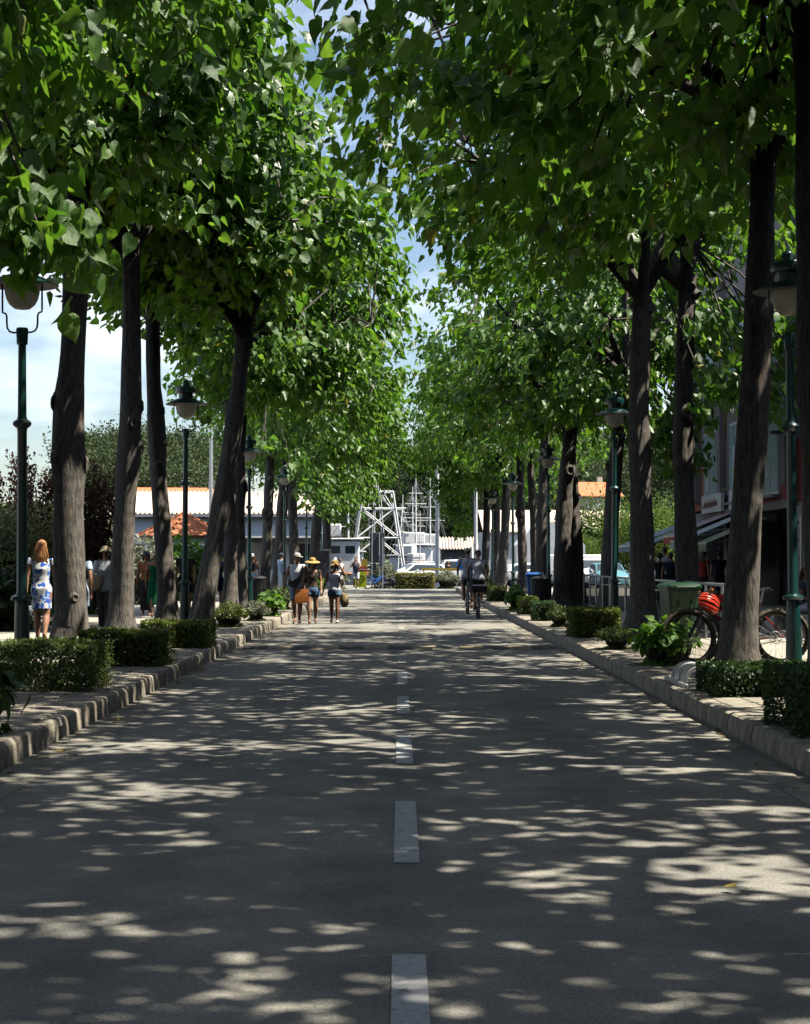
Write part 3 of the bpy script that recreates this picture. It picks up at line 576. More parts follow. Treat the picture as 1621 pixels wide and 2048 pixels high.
# ------------------------------------------------------------------ bicycles
def bicycle(label, loc, rz, frame_col, kind='mtb', lean=0.0, steer=0.0, group=None, name='bicycle'):
    """x forward, rear axle at x=-.54, front axle at x=.58"""
    t = thing(name, label, 'bicycle', loc, rz, group); t.rotation_euler = (lean, 0, rz)
    Rw = .365 if kind == 'mtb' else .345; tr = .029 if kind == 'mtb' else .019
    fm = mat('bike_frame_' + frame_col[0], frame_col[1], .35, .1, 4, spec=.5)
    TY = mat('dusty_tyre', (0.10, 0.085, 0.062), .9, .35, 40, .6, 90) if kind == 'mtb' else RUBBER
    Mx = Matrix.Rotation(R(90), 3, 'X')
    def wheel(x):
        ty = G().torus((x, 0, Rw), Rw - tr, tr, 36, 9, M=Mx)
        if kind == 'mtb':
            for k in range(54):
                a = 2 * math.pi * k / 54
                ty.box((x + math.cos(a) * (Rw - .001), (-.012, .012)[k % 2], Rw + math.sin(a) * (Rw - .001)), (.012, .02, .016), rot=Matrix.Rotation(-a, 3, 'Y'))
        w = ty.build('wheel', TY, t)
        G().torus((x, 0, Rw), Rw - 2 * tr - .006, .011, 36, 6, M=Mx, z2=1.2).build('rim', DARKM, w)
        s = G()
        for k in range(20):
            a = 2 * math.pi * k / 20; e = (-1) ** k
            s.tube([(x + .02 * math.cos(a + e), .025 * e, Rw + .02 * math.sin(a + e)), (x + (Rw - 2 * tr) * math.cos(a), 0, Rw + (Rw - 2 * tr) * math.sin(a))], .0016, 4)
        s.build('spokes', STEEL, w)
        h = G(); h.tube([(x, -.06, Rw), (x, .06, Rw)], .02, 8); h.torus((x, .03, Rw), .075, .006, 18, 5, M=Mx, z2=.4); h.build('hub', STEEL, w)
    wheel(-.54); wheel(.58)
    A = Vector
    bb = (-.10, 0, .31); seat_top = (-.26, 0, .80); head_t = (.36, 0, .83 if kind == 'mtb' else .86); head_b = (.40, 0, .70)
    f = G()
    f.tube([seat_top, bb], .018, 8); f.tube([bb, head_b], .024, 8); f.tube([head_b, head_t], .024, 8)
    if kind == 'mtb': f.tube([(-.23, 0, .71), head_t], .019, 8)
    else: f.tube([(-.20, 0, .60), (.0, 0, .55), (.2, 0, .62), head_b], .019, 8)
    for sy in (-1, 1):
        f.tube([(bb[0], sy * .03, bb[2]), (-.3, sy * .055, .34), (-.54, sy * .065, Rw)], .011, 6)
        f.tube([(-.235, sy * .02, .70), (-.38, sy * .05, .56), (-.54, sy * .065, Rw)], .009, 6)
    f.build('frame', fm, t)
    k = G()
    for sy in (-1, 1): k.tube([(.415, sy * .05, .66), (.58, sy * .055, Rw)], .016 if kind == 'mtb' else .011, 7)
    k.tube([(.415, -.06, .67), (.415, .06, .67)], .02, 7); fk = k.build('fork', DARKM if kind == 'mtb' else fm, t)
    hb = G(); z = .93 if kind == 'mtb' else 1.02
    hb.tube([head_t, (.37, 0, z)], .016, 7)
    if kind == 'mtb': hb.tube([(.34, -.34, z + .03), (.38, -.12, z), (.38, .12, z), (.34, .34, z + .03)], .012, 7)
    else: hb.tube([(.16, -.28, z + .02), (.32, -.2, z + .04), (.38, -.05, z), (.38, .05, z), (.32, .2, z + .04), (.16, .28, z + .02)], .011, 7)
    bar_ = hb.build('handlebar', DARKM if kind == 'mtb' else STEEL, t)
    for sy in (-1, 1):
        if kind == 'mtb': G().tube([(.355, sy * .24, z + .016), (.34, sy * .35, z + .032)], .017, 8).build('grip', mat('grip_' + frame_col[0], frame_col[2], .6), bar_); G().tube([(.40, sy * .17, z), (.43, sy * .26, z - .02)], .006, 5).build('brake_lever', DARKM, bar_)
        else: G().tube([(.26, sy * .235, z + .03), (.15, sy * .285, z + .02)], .017, 8).build('grip', BLACK, bar_)
    sd_ = G(); zs = .96
    sd_.loft([[(-.42, -.012 , zs), (-.42, .012, zs), (-.42, .01, zs + .015), (-.42, -.01, zs + .015)], [(-.38, -.07, zs), (-.38, .07, zs), (-.38, .055, zs + .035), (-.38, -.055, zs + .035)], [(-.30, -.055, zs), (-.30, .055, zs), (-.30, .045, zs + .03), (-.30, -.045, zs + .03)], [(-.14, -.018, zs), (-.14, .018, zs), (-.14, .014, zs + .022), (-.14, -.014, zs + .022)]])
    s_ = sd_.build('saddle', BLACK, t); G().tube([(-.30, 0, zs), seat_top], .014, 7).build('seat_post', STEEL, s_)
    c = G(); c.torus((bb[0], .05, bb[2]), .085, .006, 24, 5, M=Mx); c.tube([(bb[0], -.07, bb[2]), (bb[0], .07, bb[2])], .02, 8)
    c.tube([(bb[0], .07, bb[2]), (bb[0] + .12, .08, bb[2] - .12)], .009, 6); c.tube([(bb[0], -.07, bb[2]), (bb[0] - .12, -.08, bb[2] + .12)], .009, 6)
    c.tube([(bb[0], .05, bb[2] + .085), (-.54, .05, Rw + .04)], .004, 4); c.tube([(bb[0], .05, bb[2] - .085), (-.54, .05, Rw - .04)], .004, 4)
    cs = c.build('crankset', DARKM, t)
    G().box((bb[0] + .12, .13, bb[2] - .12), (.09, .08, .02)).build('pedal', DARKM, cs); G().box((bb[0] - .12, -.13, bb[2] + .12), (.09, .08, .02)).build('pedal', DARKM, cs)
    if kind != 'mtb':
        for x in (-.54, .58): G().torus((x, 0, Rw), Rw + .02, .018, 18, 5, M=Mx, arc=2.4, a0=.5 if x < 0 else .6, flat=.3).build('mudguard', DARKM if frame_col[0] != 'blue' else fm, t)
        rr = G()
        for sy in (-1, 1): rr.tube([(-.30, sy * .05, .73), (-.74, sy * .05, .75)], .006, 5); rr.tube([(-.70, sy * .05, .75), (-.54, sy * .06, Rw)], .005, 5)
        for x in (-.4, -.5, -.6, -.72): rr.tube([(x, -.05, .745), (x, .05, .745)], .005, 5)
        rr.build('rear_rack', STEEL, t)
        G().box((-.76, 0, .70), (.02, .08, .05), ch=.006).build('rear_light', mat('red_reflector', (.6, .02, .015), .25), t)
    return t
ORG = (0.60, 0.20, 0.03)
b1 = bicycle('dusty mountain bike with orange handlebar grip, nearer of the two behind the right trunk', (4.24, 21.45, PV), math.pi + R(4), ('black', (.02, .02, .022), ORG), 'mtb', R(4))
b2 = bicycle('black and red mountain bike, farther of the two behind the right trunk', (4.42, 21.95, PV), math.pi - R(3), ('red', (.35, .03, .015), (.02, .02, .02)), 'mtb', R(-3))
HEL = mat('orange_red_helmet', (0.62, 0.045, 0.02), .3, .08, 5, spec=.5)
def helmet(label, loc, rot):
    t = thing('cycle_helmet', label, 'helmet', loc); t.rotation_euler = rot
    g = G()
    for k in range(5):
        a0 = -1.1 + k * .55
        g.tube([(-.14 + .01 * abs(k - 2), .085 * math.sin(a0 * .9), .02), (-.08, .10 * math.sin(a0), .085 - abs(a0) * .03), (.02, .105 * math.sin(a0), .105 - abs(a0) * .03), (.11, .09 * math.sin(a0 * .9), .07 - abs(a0) * .02), (.15, .05 * math.sin(a0), .02)], [.02, .026, .028, .026, .018], 7)
    g.ball((0, 0, .0), (.145, .105, .105), 20, 10, z0=0); g.build('shell', HEL, t)
    for k in range(4): G().tube([(-.07, -.06 + .04 * k, .085 - abs(k - 1.5) * .012), (.0, -.066 + .044 * k, .108 - abs(k - 1.5) * .014), (.07, -.06 + .04 * k, .09 - abs(k - 1.5) * .012)], .009, 6).build('vent', BLACK, t)
    G().ball((0, 0, .0), (.115, .085, .075), 14, 7, z0=0).build('liner', BLACK, t)
    G().tube([(.02, -.08, 0), (.03, -.05, -.10), (.03, .05, -.10), (.02, .08, 0)], .005, 5).build('strap', BLACK, t)
helmet('orange red cycle helmet hanging on the left end of the handlebar', (3.86, 21.2, PV + .80), (R(75), R(25), R(20)))
helmet('orange red cycle helmet hanging beside the right trunk', (4.10, 21.65, PV + .77), (R(70), R(-20), R(-25)))
BLU = ('blue', (.03, .16, .62), (.02, .02, .02))
bicycle('blue city bicycle parked beside the yellow sign at the road end', (LX(752, 95.5), 95.5, 0), R(35), BLU, 'city')
bicycle('grey bicycle parked right of the blue bicycle at the road end', (LX(778, 95.8), 95.8, 0), R(160), ('grey', (.2, .2, .2), (.02, .02, .02)), 'city')
bicycle('dark bicycle parked between the right trunks beyond the cyclists', (LX(1000, 63), 63, PV), R(170), ('dark', (.03, .03, .03), (.02, .02, .02)), 'city')
bicycle('bicycle parked behind the yellow barrier at the road end', (LX(850, 99), 99, 0), R(5), ('silver', (.4, .4, .4), (.02, .02, .02)), 'city')

# ------------------------------------------------------------------ people
SKIN = {'fair': mat('skin_fair', (.50, .30, .21), .55, .08, 10, spec=.35), 'tan': mat('skin_tan', (.36, .19, .115), .55, .08, 10, spec=.35), 'brown': mat('skin_brown', (.25, .125, .075), .55, .08, 10, spec=.35)}
HAIR = {'dark': mat('dark_hair', (.018, .012, .009), .5, .3, 60), 'brown': mat('brown_hair', (.09, .045, .022), .5, .3, 60), 'auburn': mat('auburn_hair', (.36, .17, .07), .5, .3, 70)}
def cloth(name, col, var=.12): return mat('cloth_' + name, col, .9, var, 9, .4, 26, spec=.15)
def floral(name, base, spots, scale, thr):
    m, n, l, b = nodes('cloth_' + name)
    t = n.new('ShaderNodeTexCoord'); d = n.new('ShaderNodeTexNoise'); d.inputs['Scale'].default_value = scale * 1.4; l.new(t.outputs['Object'], d.inputs['Vector'])
    mxv = n.new('ShaderNodeMix'); mxv.data_type = 'RGBA'; mxv.blend_type = 'ADD'; mxv.inputs['Factor'].default_value = .22
    l.new(t.outputs['Object'], mxv.inputs['A']); l.new(d.outputs['Color'], mxv.inputs['B'])
    prev = None
    for i, (c, off) in enumerate(spots):
        mpn = n.new('ShaderNodeMapping'); mpn.inputs['Location'].default_value = (off, off * .7, off * .3); l.new(mxv.outputs['Result'], mpn.inputs['Vector'])
        v = n.new('ShaderNodeTexVoronoi'); v.inputs['Scale'].default_value = scale; l.new(mpn.outputs['Vector'], v.inputs['Vector'])
        r = n.new('ShaderNodeMath'); r.operation = 'LESS_THAN'; r.inputs[1].default_value = thr; l.new(v.outputs['Distance'], r.inputs[0])
        q = n.new('ShaderNodeMix'); q.data_type = 'RGBA'; q.inputs['B'].default_value = (*c, 1); l.new(r.outputs[0], q.inputs['Factor'])
        if prev is None: q.inputs['A'].default_value = (*base, 1)
        else: l.new(prev, q.inputs['A'])
        prev = q.outputs['Result']
    l.new(prev, b.inputs['Base Color']); b.inputs['Roughness'].default_value = .9; return m
C_WHITE = cloth('white', (.72, .73, .76), .05); C_BLACK = BLACK; C_DENIM = cloth('denim', (.10, .17, .27), .3); C_LDENIM = cloth('light_denim', (.33, .42, .52), .2)
C_NAVY = cloth('navy', (.015, .02, .04)); C_GREEN = cloth('green', (.012, .11, .045)); C_GREY = cloth('grey', (.42, .43, .46), .08); C_KHAKI = cloth('khaki', (.30, .29, .26)); C_SLATE = cloth('slate', (.10, .12, .15)); C_RED = cloth('red', (.35, .04, .03)); C_BLUEW = cloth('pale_blue', (.50, .62, .78), .1)
C_FLORAL = floral('blue_floral', (.74, .75, .76), [((.03, .12, .55), 0.0), ((.05, .2, .68), 3.3)], 8.0, .33)
C_DFLORAL = floral('dark_floral', (.012, .012, .013), [((.30, .16, .06), 0.0), ((.38, .10, .10), 2.1), ((.16, .17, .05), 5.0)], 13, .24)

def body_pose(kind, sex='f', ph=1):
    """joint positions in units of body height; x right of the figure, y its front"""
    sw = .108 if sex == 'm' else .098; hw = .05
    J = dict(sw=sw, lean=0.0, pz=0.0)
    J['sh'] = {s: (s * sw, -.003, .815) for s in (-1, 1)}; J['hip'] = {s: (s * hw, 0, .505) for s in (-1, 1)}
    J['el'] = {s: (s * (sw + .035), -.02, .635) for s in (-1, 1)}; J['wr'] = {s: (s * (sw + .045), .02, .49) for s in (-1, 1)}
    J['kn'] = {s: (s * .052, .01, .275) for s in (-1, 1)}; J['an'] = {s: (s * .05, -.01, .045) for s in (-1, 1)}; J['toe'] = {s: (s * .06, .105, .015) for s in (-1, 1)}
    if kind == 'walk':
        a = ph
        J['kn'][a] = (a * .048, .055, .285); J['an'][a] = (a * .045, .085, .05); J['toe'][a] = (a * .05, .195, .03)
        J['kn'][-a] = (-a * .05, -.015, .275); J['an'][-a] = (-a * .048, -.115, .075); J['toe'][-a] = (-a * .055, -.02, .015)
        J['wr'][-a] = (-a * (sw + .03), .075, .51); J['el'][-a] = (-a * (sw + .03), .005, .64); J['wr'][a] = (a * (sw + .04), -.055, .49); J['el'][a] = (a * (sw + .035), -.05, .645)
    if kind == 'photo':
        for s in (-1, 1): J['el'][s] = (s * (sw + .05), .06, .68); J['wr'][s] = (s * .045, .12, .86)
    if kind == 'sit':
        dz = -.245
        for s in (-1, 1):
            for j in ('sh', 'hip', 'el', 'wr'): x, y, z = J[j][s]; J[j][s] = (x, y, z + dz)
            J['kn'][s] = (s * .06, .25, .27); J['an'][s] = (s * .055, .24, .045); J['toe'][s] = (s * .06, .35, .015); J['wr'][s] = (s * .08, .16, .30); J['el'][s] = (s * (sw + .03), .01, .40)
        J['pz'] = dz
    return J
def person(label, loc, rz, H, pose='walk', sex='f', ph=1, skin='tan', hair=None, hat=None, top=None, bottom=None, dress=None, vox=.018, look=0.0, tweak=None, shoes=None, extra=None, cat='person', build=1.0):
    t = thing('person', label, cat, loc, rz); J = body_pose(pose, sex, ph)
    if tweak: tweak(J)
    dz = J['pz']; ln = J['lean']
    def sc(p): return (p[0] * H, (p[1]) * H, p[2] * H)
    def lx(z): return ln * max(0, z - .5) * 1.0          # forward lean grows with height
    def lean(p): return (p[0], p[1] + lx(p[2] - dz), p[2] - abs(ln) * .12 * max(0, p[2] - dz - .5))
    for j in ('sh',):
        for s in (-1, 1): J[j][s] = lean(J[j][s])
    B = build
    if sex == 'm': TR = [(.46, .05, .045), (.49, .085, .06), (.53, .088, .064), (.60, .078, .058), (.66, .085, .06), (.73, .10, .066), (.785, .105, .056), (.815, .09, .045), (.84, .042, .04)]
    else: TR = [(.46, .055, .05), (.49, .09, .066), (.53, .096, .068), (.60, .070, .052), (.66, .075, .054), (.72, .088, .066), (.785, .092, .052), (.815, .078, .042), (.84, .036, .036)]
    def ring(z, rx, ry, n=18, infl=0.0):
        y0 = lx(z); zz = z + dz - abs(ln) * .12 * max(0, z - .5)
        return [sc(((rx * B + infl) * math.cos(2 * math.pi * a / n), y0 + (ry * B + infl) * math.sin(2 * math.pi * a / n), zz)) for a in range(n)]
    def torso(g, z0, z1, infl, mi=0):
        zs = [q for q in TR if z0 < q[0] < z1]
        def at(z): return (z, float(np.interp(z, [q[0] for q in TR], [q[1] for q in TR])), float(np.interp(z, [q[0] for q in TR], [q[2] for q in TR])))
        g.loft([ring(*q, infl=infl) for q in [at(z0)] + zs + [at(z1)]], mi)
    def mix(a, b, k): return tuple(a[i] + (b[i] - a[i]) * k for i in range(3))
    def limb(g, a, b, r0, r1, bulge=0.0, at=.35, k0=0.0, k1=1.0, n=12):
        pts = []; rd = []
        for q in np.linspace(k0, k1, 6):
            pts.append(sc(mix(a, b, q))); rd.append((r0 + (r1 - r0) * q + bulge * math.exp(-((q - at) / .25) ** 2)) * H)
        g.tube(pts, rd, n)
    hc = lean((0, .012, .932 + dz)); Mh = Matrix.Rotation(look, 3, 'Z')
    def head(p): q = Mh @ Vector(p); return sc((hc[0] + q.x, hc[1] + q.y, hc[2] + q.z))
    g = G(); torso(g, .46, .84, 0)
    g.tube([sc(lean((0, 0, .82 + dz))), sc(lean((0, .004, .86 + dz))), sc(hc)], [.036 * H, .030 * H, .032 * H], 12)
    g.ball(sc((hc[0], hc[1] - .004, hc[2] + .012)), (.0435 * H, .053 * H, .054 * H), 16, 12)
    g.ball(head((0, .016, -.028)), (.034 * H, .036 * H, .036 * H), 14, 9)
    g.tube([head((0, .048, .012)), head((0, .062, -.012)), head((0, .050, -.02))], [.006 * H, .010 * H, .008 * H], 8)
    for s in (-1, 1): g.ball(head((s * .043, -.004, -.004)), (.008 * H, .012 * H, .018 * H), 8, 6)
    g.tube([head((-.014, .045, -.036)), head((0, .050, -.037)), head((.014, .045, -.036))], .005 * H, 6)
    for s in (-1, 1):
        limb(g, J['sh'][s], J['el'][s], .029 * B, .0225, .003, .4); limb(g, J['el'][s], J['wr'][s], .0225, .0150, .003, .25)
        d = nrm(np.array(J['wr'][s]) - np.array(J['el'][s])); w = np.array(J['wr'][s]); side = nrm(np.cross(d, (s * 1.0, 0, 0.0)) if abs(d[0]) < .9 else np.cross(d, (0, 0, 1.0)))
        palm = w + d * .05; g.tube([sc(w), sc(w + d * .02), sc(palm)], [.013 * H, .019 * H, .021 * H], 10, flat=.55, up=side)
        inn = nrm(np.cross(d, side)) * (1 if np.dot(np.cross(d, side), (-s, 0.3, 0)) > 0 else -1)
        for k, (o, ll) in enumerate(((-.0155, .036), (-.005, .043), (.0055, .041), (.0155, .033))):
            b0 = palm + side * o * .9; m1 = b0 + d * ll * .55 + side * o * .15 + inn * .004; e1 = m1 + d * ll * .42 + inn * .013
            g.tube([sc(b0 - d * .012), sc(m1), sc(e1)], [.0058 * H, .0054 * H, .0046 * H], 7)
        b0 = w + d * .015 + side * .015; g.tube([sc(b0), sc(b0 + d * .02 + side * .014 + inn * .006), sc(b0 + d * .042 + side * .015 + inn * .012)], [.007 * H, .0065 * H, .005 * H], 7)
        limb(g, J['hip'][s], J['kn'][s], .052 * B, .034, .004, .2); limb(g, J['kn'][s], J['an'][s], .033, .0195, .007, .3)
        an, to = J['an'][s], J['toe'][s]; hl = (an[0], an[1] - .028, max(an[2] - .027, .02)); 
        g.tube([sc(hl), sc((an[0], an[1], an[2] - .008)), sc(mix(an, to, .5)), sc(to)], [.017 * H, .024 * H, .022 * H, .014 * H], 10, flat=.8)
    g.build('body', SKIN[skin], t, remesh=vox)
    e = G()
    for s in (-1, 1): e.ball(head((s * .017, .046, .006)), .0052 * H, 8, 6)
    e.build('eyes', HAIR['dark'], t)
    if hair:
        h = G(); kind, hm = hair
        if not hat: h.ball(head((0, -.010, .022)), (.049 * H, .055 * H, .055 * H), 16, 10, z0=-.25)
        h.ball(head((0, -.024, -.005 if hat else .0)), (.046 * H, .040 * H, (.034 if hat else .05) * H), 14, 9)
        if kind == 'long':
            h.tube([head((0, -.03, .01)), head((0, -.050, -.05)), head((0, -.056, -.10)), head((0, -.050, -.14))], [.042 * H, .048 * H, .046 * H, .03 * H], 12, flat=.5, up=(1, 0, 0))
            st = G(); rs = random.Random(3)
            for k in range(46):
                a = rs.uniform(-1.25, 1.25); w = rs.uniform(.85, 1.25); L = rs.uniform(.10, .19); j = rs.uniform(-.012, .012)
                st.tube([head((.040 * math.sin(a), -.03 - .02 * math.cos(a), .045)), head((.052 * math.sin(a) * w, -.040 - .022 * math.cos(a), -.02)), head((.056 * math.sin(a) * w + j, -.044 - .026 * math.cos(a), -.5 * L - .02)), head((.060 * math.sin(a) * w - j, -.040 - .026 * math.cos(a), -.8 * L - .02)), head((.054 * math.sin(a) * w + j, -.036 - .022 * math.cos(a), -L - .02))], [.007 * H, .008 * H, .0075 * H, .006 * H, .001 * H], 5)
            st.build('hair_strands', HAIR[hm], t)
        if kind == 'side':
            for s in (-1, 1): h.tube([head((s * .035, -.01, .0)), head((s * .047, .0, -.045)), head((s * .045, .01, -.085))], [.022 * H, .024 * H, .010 * H], 9)
        if kind == 'bun': h.ball(head((0, -.062, -.01)), .026 * H, 10, 7)
        h.build('hair', HAIR[hm], t, remesh=vox)
    if hat:
        kind, m = hat; h = G()
        c0 = head((0, 0, .03)); Mt = Matrix.Rotation(look, 3, 'Z') @ Matrix.Rotation(R(-8), 3, 'X')
        if kind == 'sun': h.lathe([(.0, .050), (.035, .048), (.050, .030), (.054, .002), (.085, -.004), (.115, -.016), (.118, -.020), (.085, -.009), (.052, -.004)], 24, c=c0, M=Mt @ Matrix.Scale(H, 3))
        elif kind == 'bucket': h.lathe([(.0, .045), (.036, .043), (.050, .024), (.055, -.004), (.068, -.014), (.082, -.032), (.080, -.034), (.054, -.008)], 24, c=c0, M=Mt @ Matrix.Scale(H, 3))
        else:
            h.lathe([(.0, .040), (.028, .036), (.045, .020), (.053, -.004), (.054, -.016), (.050, -.016)], 20, c=c0, M=Mt @ Matrix.Scale(H, 3))
            h.prism([(-.042, .035), (-.036, .085), (-.015, .108), (.015, .108), (.036, .085), (.042, .035)], 'z', -.014, -.007)
            k = len(h.v) - 12
            h.v[k:] = [tuple(Vector(c0) + Mt @ (Vector(p) * H)) for p in h.v[k:]]
        h.build('hat' if kind != 'cap' else 'cap', m, t)
    def sleeves(g, frac, r):
        for s in (-1, 1):
            limb(g, J['sh'][s], J['el'][s], r + .004, r, 0, k0=-.05, k1=min(frac, 1.0))
            if frac > 1: limb(g, J['el'][s], J['wr'][s], r, r * .85, 0, k1=frac - 1)
    def legs(g, frac, r0, r1):
        for s in (-1, 1):
            limb(g, J['hip'][s], J['kn'][s], r0, r1, 0, k0=-.05, k1=min(frac, 1.0))
            if frac > 1: limb(g, J['kn'][s], J['an'][s], r1, r1 * .88, 0, k1=frac - 1)
    if top:
        m, z0, sl, z1 = top; g = G(); torso(g, z0, z1, .009); 
        if sl > 0: sleeves(g, sl, .034)
        else:
            for s in (-1, 1): x, y, z = J['sh'][s]; g.ball(sc((x * .82, y, z + .004)), (.03 * H, .034 * H, .022 * H), 10, 7)
        g.build('top', m, t, remesh=vox)
    if bottom:
        m, fr, r0, r1 = bottom; g = G(); torso(g, .465, .595, .007); legs(g, fr, r0, r1); g.build('shorts' if fr < 1 else 'trousers', m, t, remesh=vox)
    if dress:
        m, z1, hem, flare, sl = dress; g = G(); torso(g, .50, z1, .009)
        rs = []
        for q in np.linspace(0, 1, 6):
            z = .54 + (hem - .54) * q; rx = .103 + (flare - .103) * q; n = 24
            rs.append([sc((rx * (1 + .05 * q * math.sin(5 * 2 * math.pi * a / n)) * math.cos(2 * math.pi * a / n), rx * (.78 + .1 * q) * math.sin(2 * math.pi * a / n), z)) for a in range(n)])
        g.loft(rs)
        if sl > 0: sleeves(g, sl, .034)
        g.build('dress', m, t, remesh=vox)
    if shoes:
        g = G()
        for s in (-1, 1):
            an, to = J['an'][s], J['toe'][s]; g.tube([sc((an[0], an[1] - .03, max(an[2] - .03, .016))), sc(mix(an, to, .45)), sc((to[0], to[1] + .012, to[2]))], [.024 * H, .027 * H, .019 * H], 10, flat=.75)
        g.build('shoes', shoes, t, remesh=vox)
    if extra: extra(t, J, sc, head)
    return t
PI = math.pi
def arms(**k):
    def f(J):
        for key, v in k.items():
            if key == 'lean': J['lean'] = v
            else: J[key[:2]][1 if key[2] == 'r' else -1] = v
    return f
# the three walking towards the camera on the road (facing -y: their right is the picture's left)
def strap_bag(t, J, sc, head): pass
person('man in white sleeveless shirt, cap and pale shorts walking with two women', (-2.50, 41.2, 0), PI + R(-6), 1.74, 'walk', 'm', -1, 'tan', ('short', 'dark'), ('cap', cloth('cap_grey', (.42, .39, .35), .3)), (C_WHITE, .49, 0, .835), (C_LDENIM, .72, .06, .055), look=R(50), shoes=mat('sandal_brown', (.10, .06, .035)), tweak=arms(elr=(.16, -.02, .65), wrr=(.185, .03, .50), ell=(-.14, .01, .65), wrl=(-.13, .10, .52)))
person('woman in wide straw hat and dark floral blouse, middle of the three walkers', (-2.12, 41.0, 0), PI + R(4), 1.60, 'walk', 'f', 1, 'tan', ('side', 'dark'), ('sun', STRAW), (C_DFLORAL, .56, .42, .80), (C_DENIM, .34, .066, .064), look=R(8), shoes=mat('sandal_brown', (.10, .06, .035)))
def glasses(t, J, sc, head):
    g = G()
    for s in (-1, 1): g.ball(head((s * .019, .050, .006)), (.016 * 1.55, .006 * 1.55, .013 * 1.55), 10, 6)
    g.tube([head((-.04, .03, .008)), head((0, .053, .008)), head((.04, .03, .008))], .004, 5); g.build('sunglasses', GLASS, t)
person('woman in white tank top and denim shorts shading her eyes with one hand', (-1.60, 41.5, 0), PI, 1.55, 'walk', 'f', -1, 'brown', ('side', 'dark'), ('bucket', STRAW), (C_WHITE, .53, 0, .79), (C_DENIM, .34, .064, .062), look=R(-6), shoes=mat('sandal_white', (.5, .48, .45)), extra=glasses, tweak=arms(ell=(-.17, .06, .76), wrl=(-.075, .085, .93), elr=(.15, -.03, .65), wrr=(.185, .0, .50)))
# things they carry
tb = thing('tote_bag', 'orange tote bag carried between the man and the woman in the straw hat', 'bag', (-2.37, 40.93, .50))
OB = mat('orange_bag', (.52, .17, .03), .75, .15, 5, .3, 30)
G().loft([[(-.17, -.05, 0), (.15, -.05, .02), (.15, .05, .02), (-.17, .05, 0)], [(-.165, -.06, .2), (.165, -.06, .2), (.165, .06, .2), (-.165, .06, .2)], [(-.15, -.035, .36), (.17, -.035, .36), (.17, .035, .36), (-.15, .035, .36)]]).build('bag_body', OB, tb)
for sy in (-.03, .03): G().tube([(-.07, sy, .35), (-.06, sy * .6, .47), (.0, 0, .53), (.06, sy * .6, .47), (.07, sy, .35)], .009, 5).build('handle', cloth('pink_strap', (.6, .35, .35)), tb)
cb = thing('crossbody_bag', 'black bag strapped across the chest of the man in the white shirt', 'bag', (-2.55, 41.06, .93))
G().loft([[(-.15, -.02, .02), (-.15, .02, .02), (-.15, .02, .12), (-.15, -.02, .12)], [(-.06, -.055, -.05), (-.06, .03, -.05), (-.06, .03, .12), (-.06, -.055, .13)], [(.06, -.06, .0), (.06, .03, .0), (.06, .03, .18), (.06, -.06, .19)], [(.12, -.03, .12), (.12, .02, .12), (.12, .02, .24), (.12, -.03, .24)]]).build('bag_body', BLACK, cb)
G().tube([(.11, -.02, .2), (.17, -.045, .34), (.20, .0, .48), (.19, .1, .50), (.05, .24, .30), (-.14, .22, .12), (-.16, .04, .07)], .016, 6, flat=.4).build('strap', BLACK, cb)
sb = thing('straw_bag', 'round woven straw bag hanging beside the woman in the tank top', 'bag', (-1.36, 41.45, .40))
G().loft([[(.10 * k * math.cos(a), .07 * k * math.sin(a), z) for a in np.linspace(0, 2 * PI, 16, endpoint=False)] for k, z in ((.4, 0), (.95, .06), (1.1, .16), (.95, .26), (.7, .33))]).build('bag_body', mat('bag_straw', (.36, .28, .14), .9, .3, 60, .6, 90), sb)
G().tube([(-.06, 0, .32), (-.10, .02, .55), (-.12, .04, .86), (-.08, .06, .95), (-.04, .06, .8), (.05, 0, .32)], .008, 5).build('strap', PSTRAW, sb)
# cyclists seen from behind (facing +y)
def cyc(label, x, y, H, topm, botm, hat, hair, foot, look=0):
    bk = 'bicycle ridden by the cyclist in ' + ('the white cap' if foot < 0 else 'the grey shirt')
    bicycle(bk, (x, y + .54, 0), PI / 2, ('rider_black', (.03, .03, .03), (.02, .02, .02)), 'city')
    def tw(J):
        dz = .12; J['pz'] = dz; J['lean'] = .22
        for s in (-1, 1):
            for j in ('sh', 'hip'): p = J[j][s]; J[j][s] = (p[0], p[1], p[2] + dz)
            up = s == foot
            J['kn'][s] = (s * .062, .17, .50) if up else (s * .06, .09, .385)
            J['an'][s] = (s * .065, .17, .27) if up else (s * .06, .02, .165); J['toe'][s] = (s * .07, .27, .25) if up else (s * .065, .11, .11)
            J['el'][s] = (s * .165, .10, .78); J['wr'][s] = (s * .155, .27, .66)
    return person(label, (x, y + .26, .04 if H < 1.7 else .0), 0, H, 'stand', 'm' if foot < 0 else 'f', 1, 'tan', hair, hat, (topm, .49, .5, .83), (botm, .85, .062, .052), tweak=tw, look=look, shoes=mat('sandal_brown', (.10, .06, .035)))
cyc('cyclist in white cap, grey shirt and khaki shorts riding away, left of the two', 1.98, 48.8, 1.74, C_GREY, C_KHAKI, ('cap', cloth('cap_cream', (.6, .56, .46))), ('short', 'dark'), -1)
cyc('cyclist in grey shirt and dark visor riding away, right of the two', 2.10, 44.9, 1.62, C_GREY, C_BLACK, ('cap', cloth('visor_dark', (.05, .04, .05))), ('bun', 'brown'), 1, R(28))
pn = thing('pannier_bag', 'black pannier bag on the rear rack of the nearer bicycle', 'bag', (2.10, 44.75, .72)); G().box((0, 0, .10), (.42, .26, .20), ch=.05).build('bag_body', BLACK, pn); G().box((0, -.132, .18), (.36, .012, .03)).build('reflective_strip', WHITE, pn)
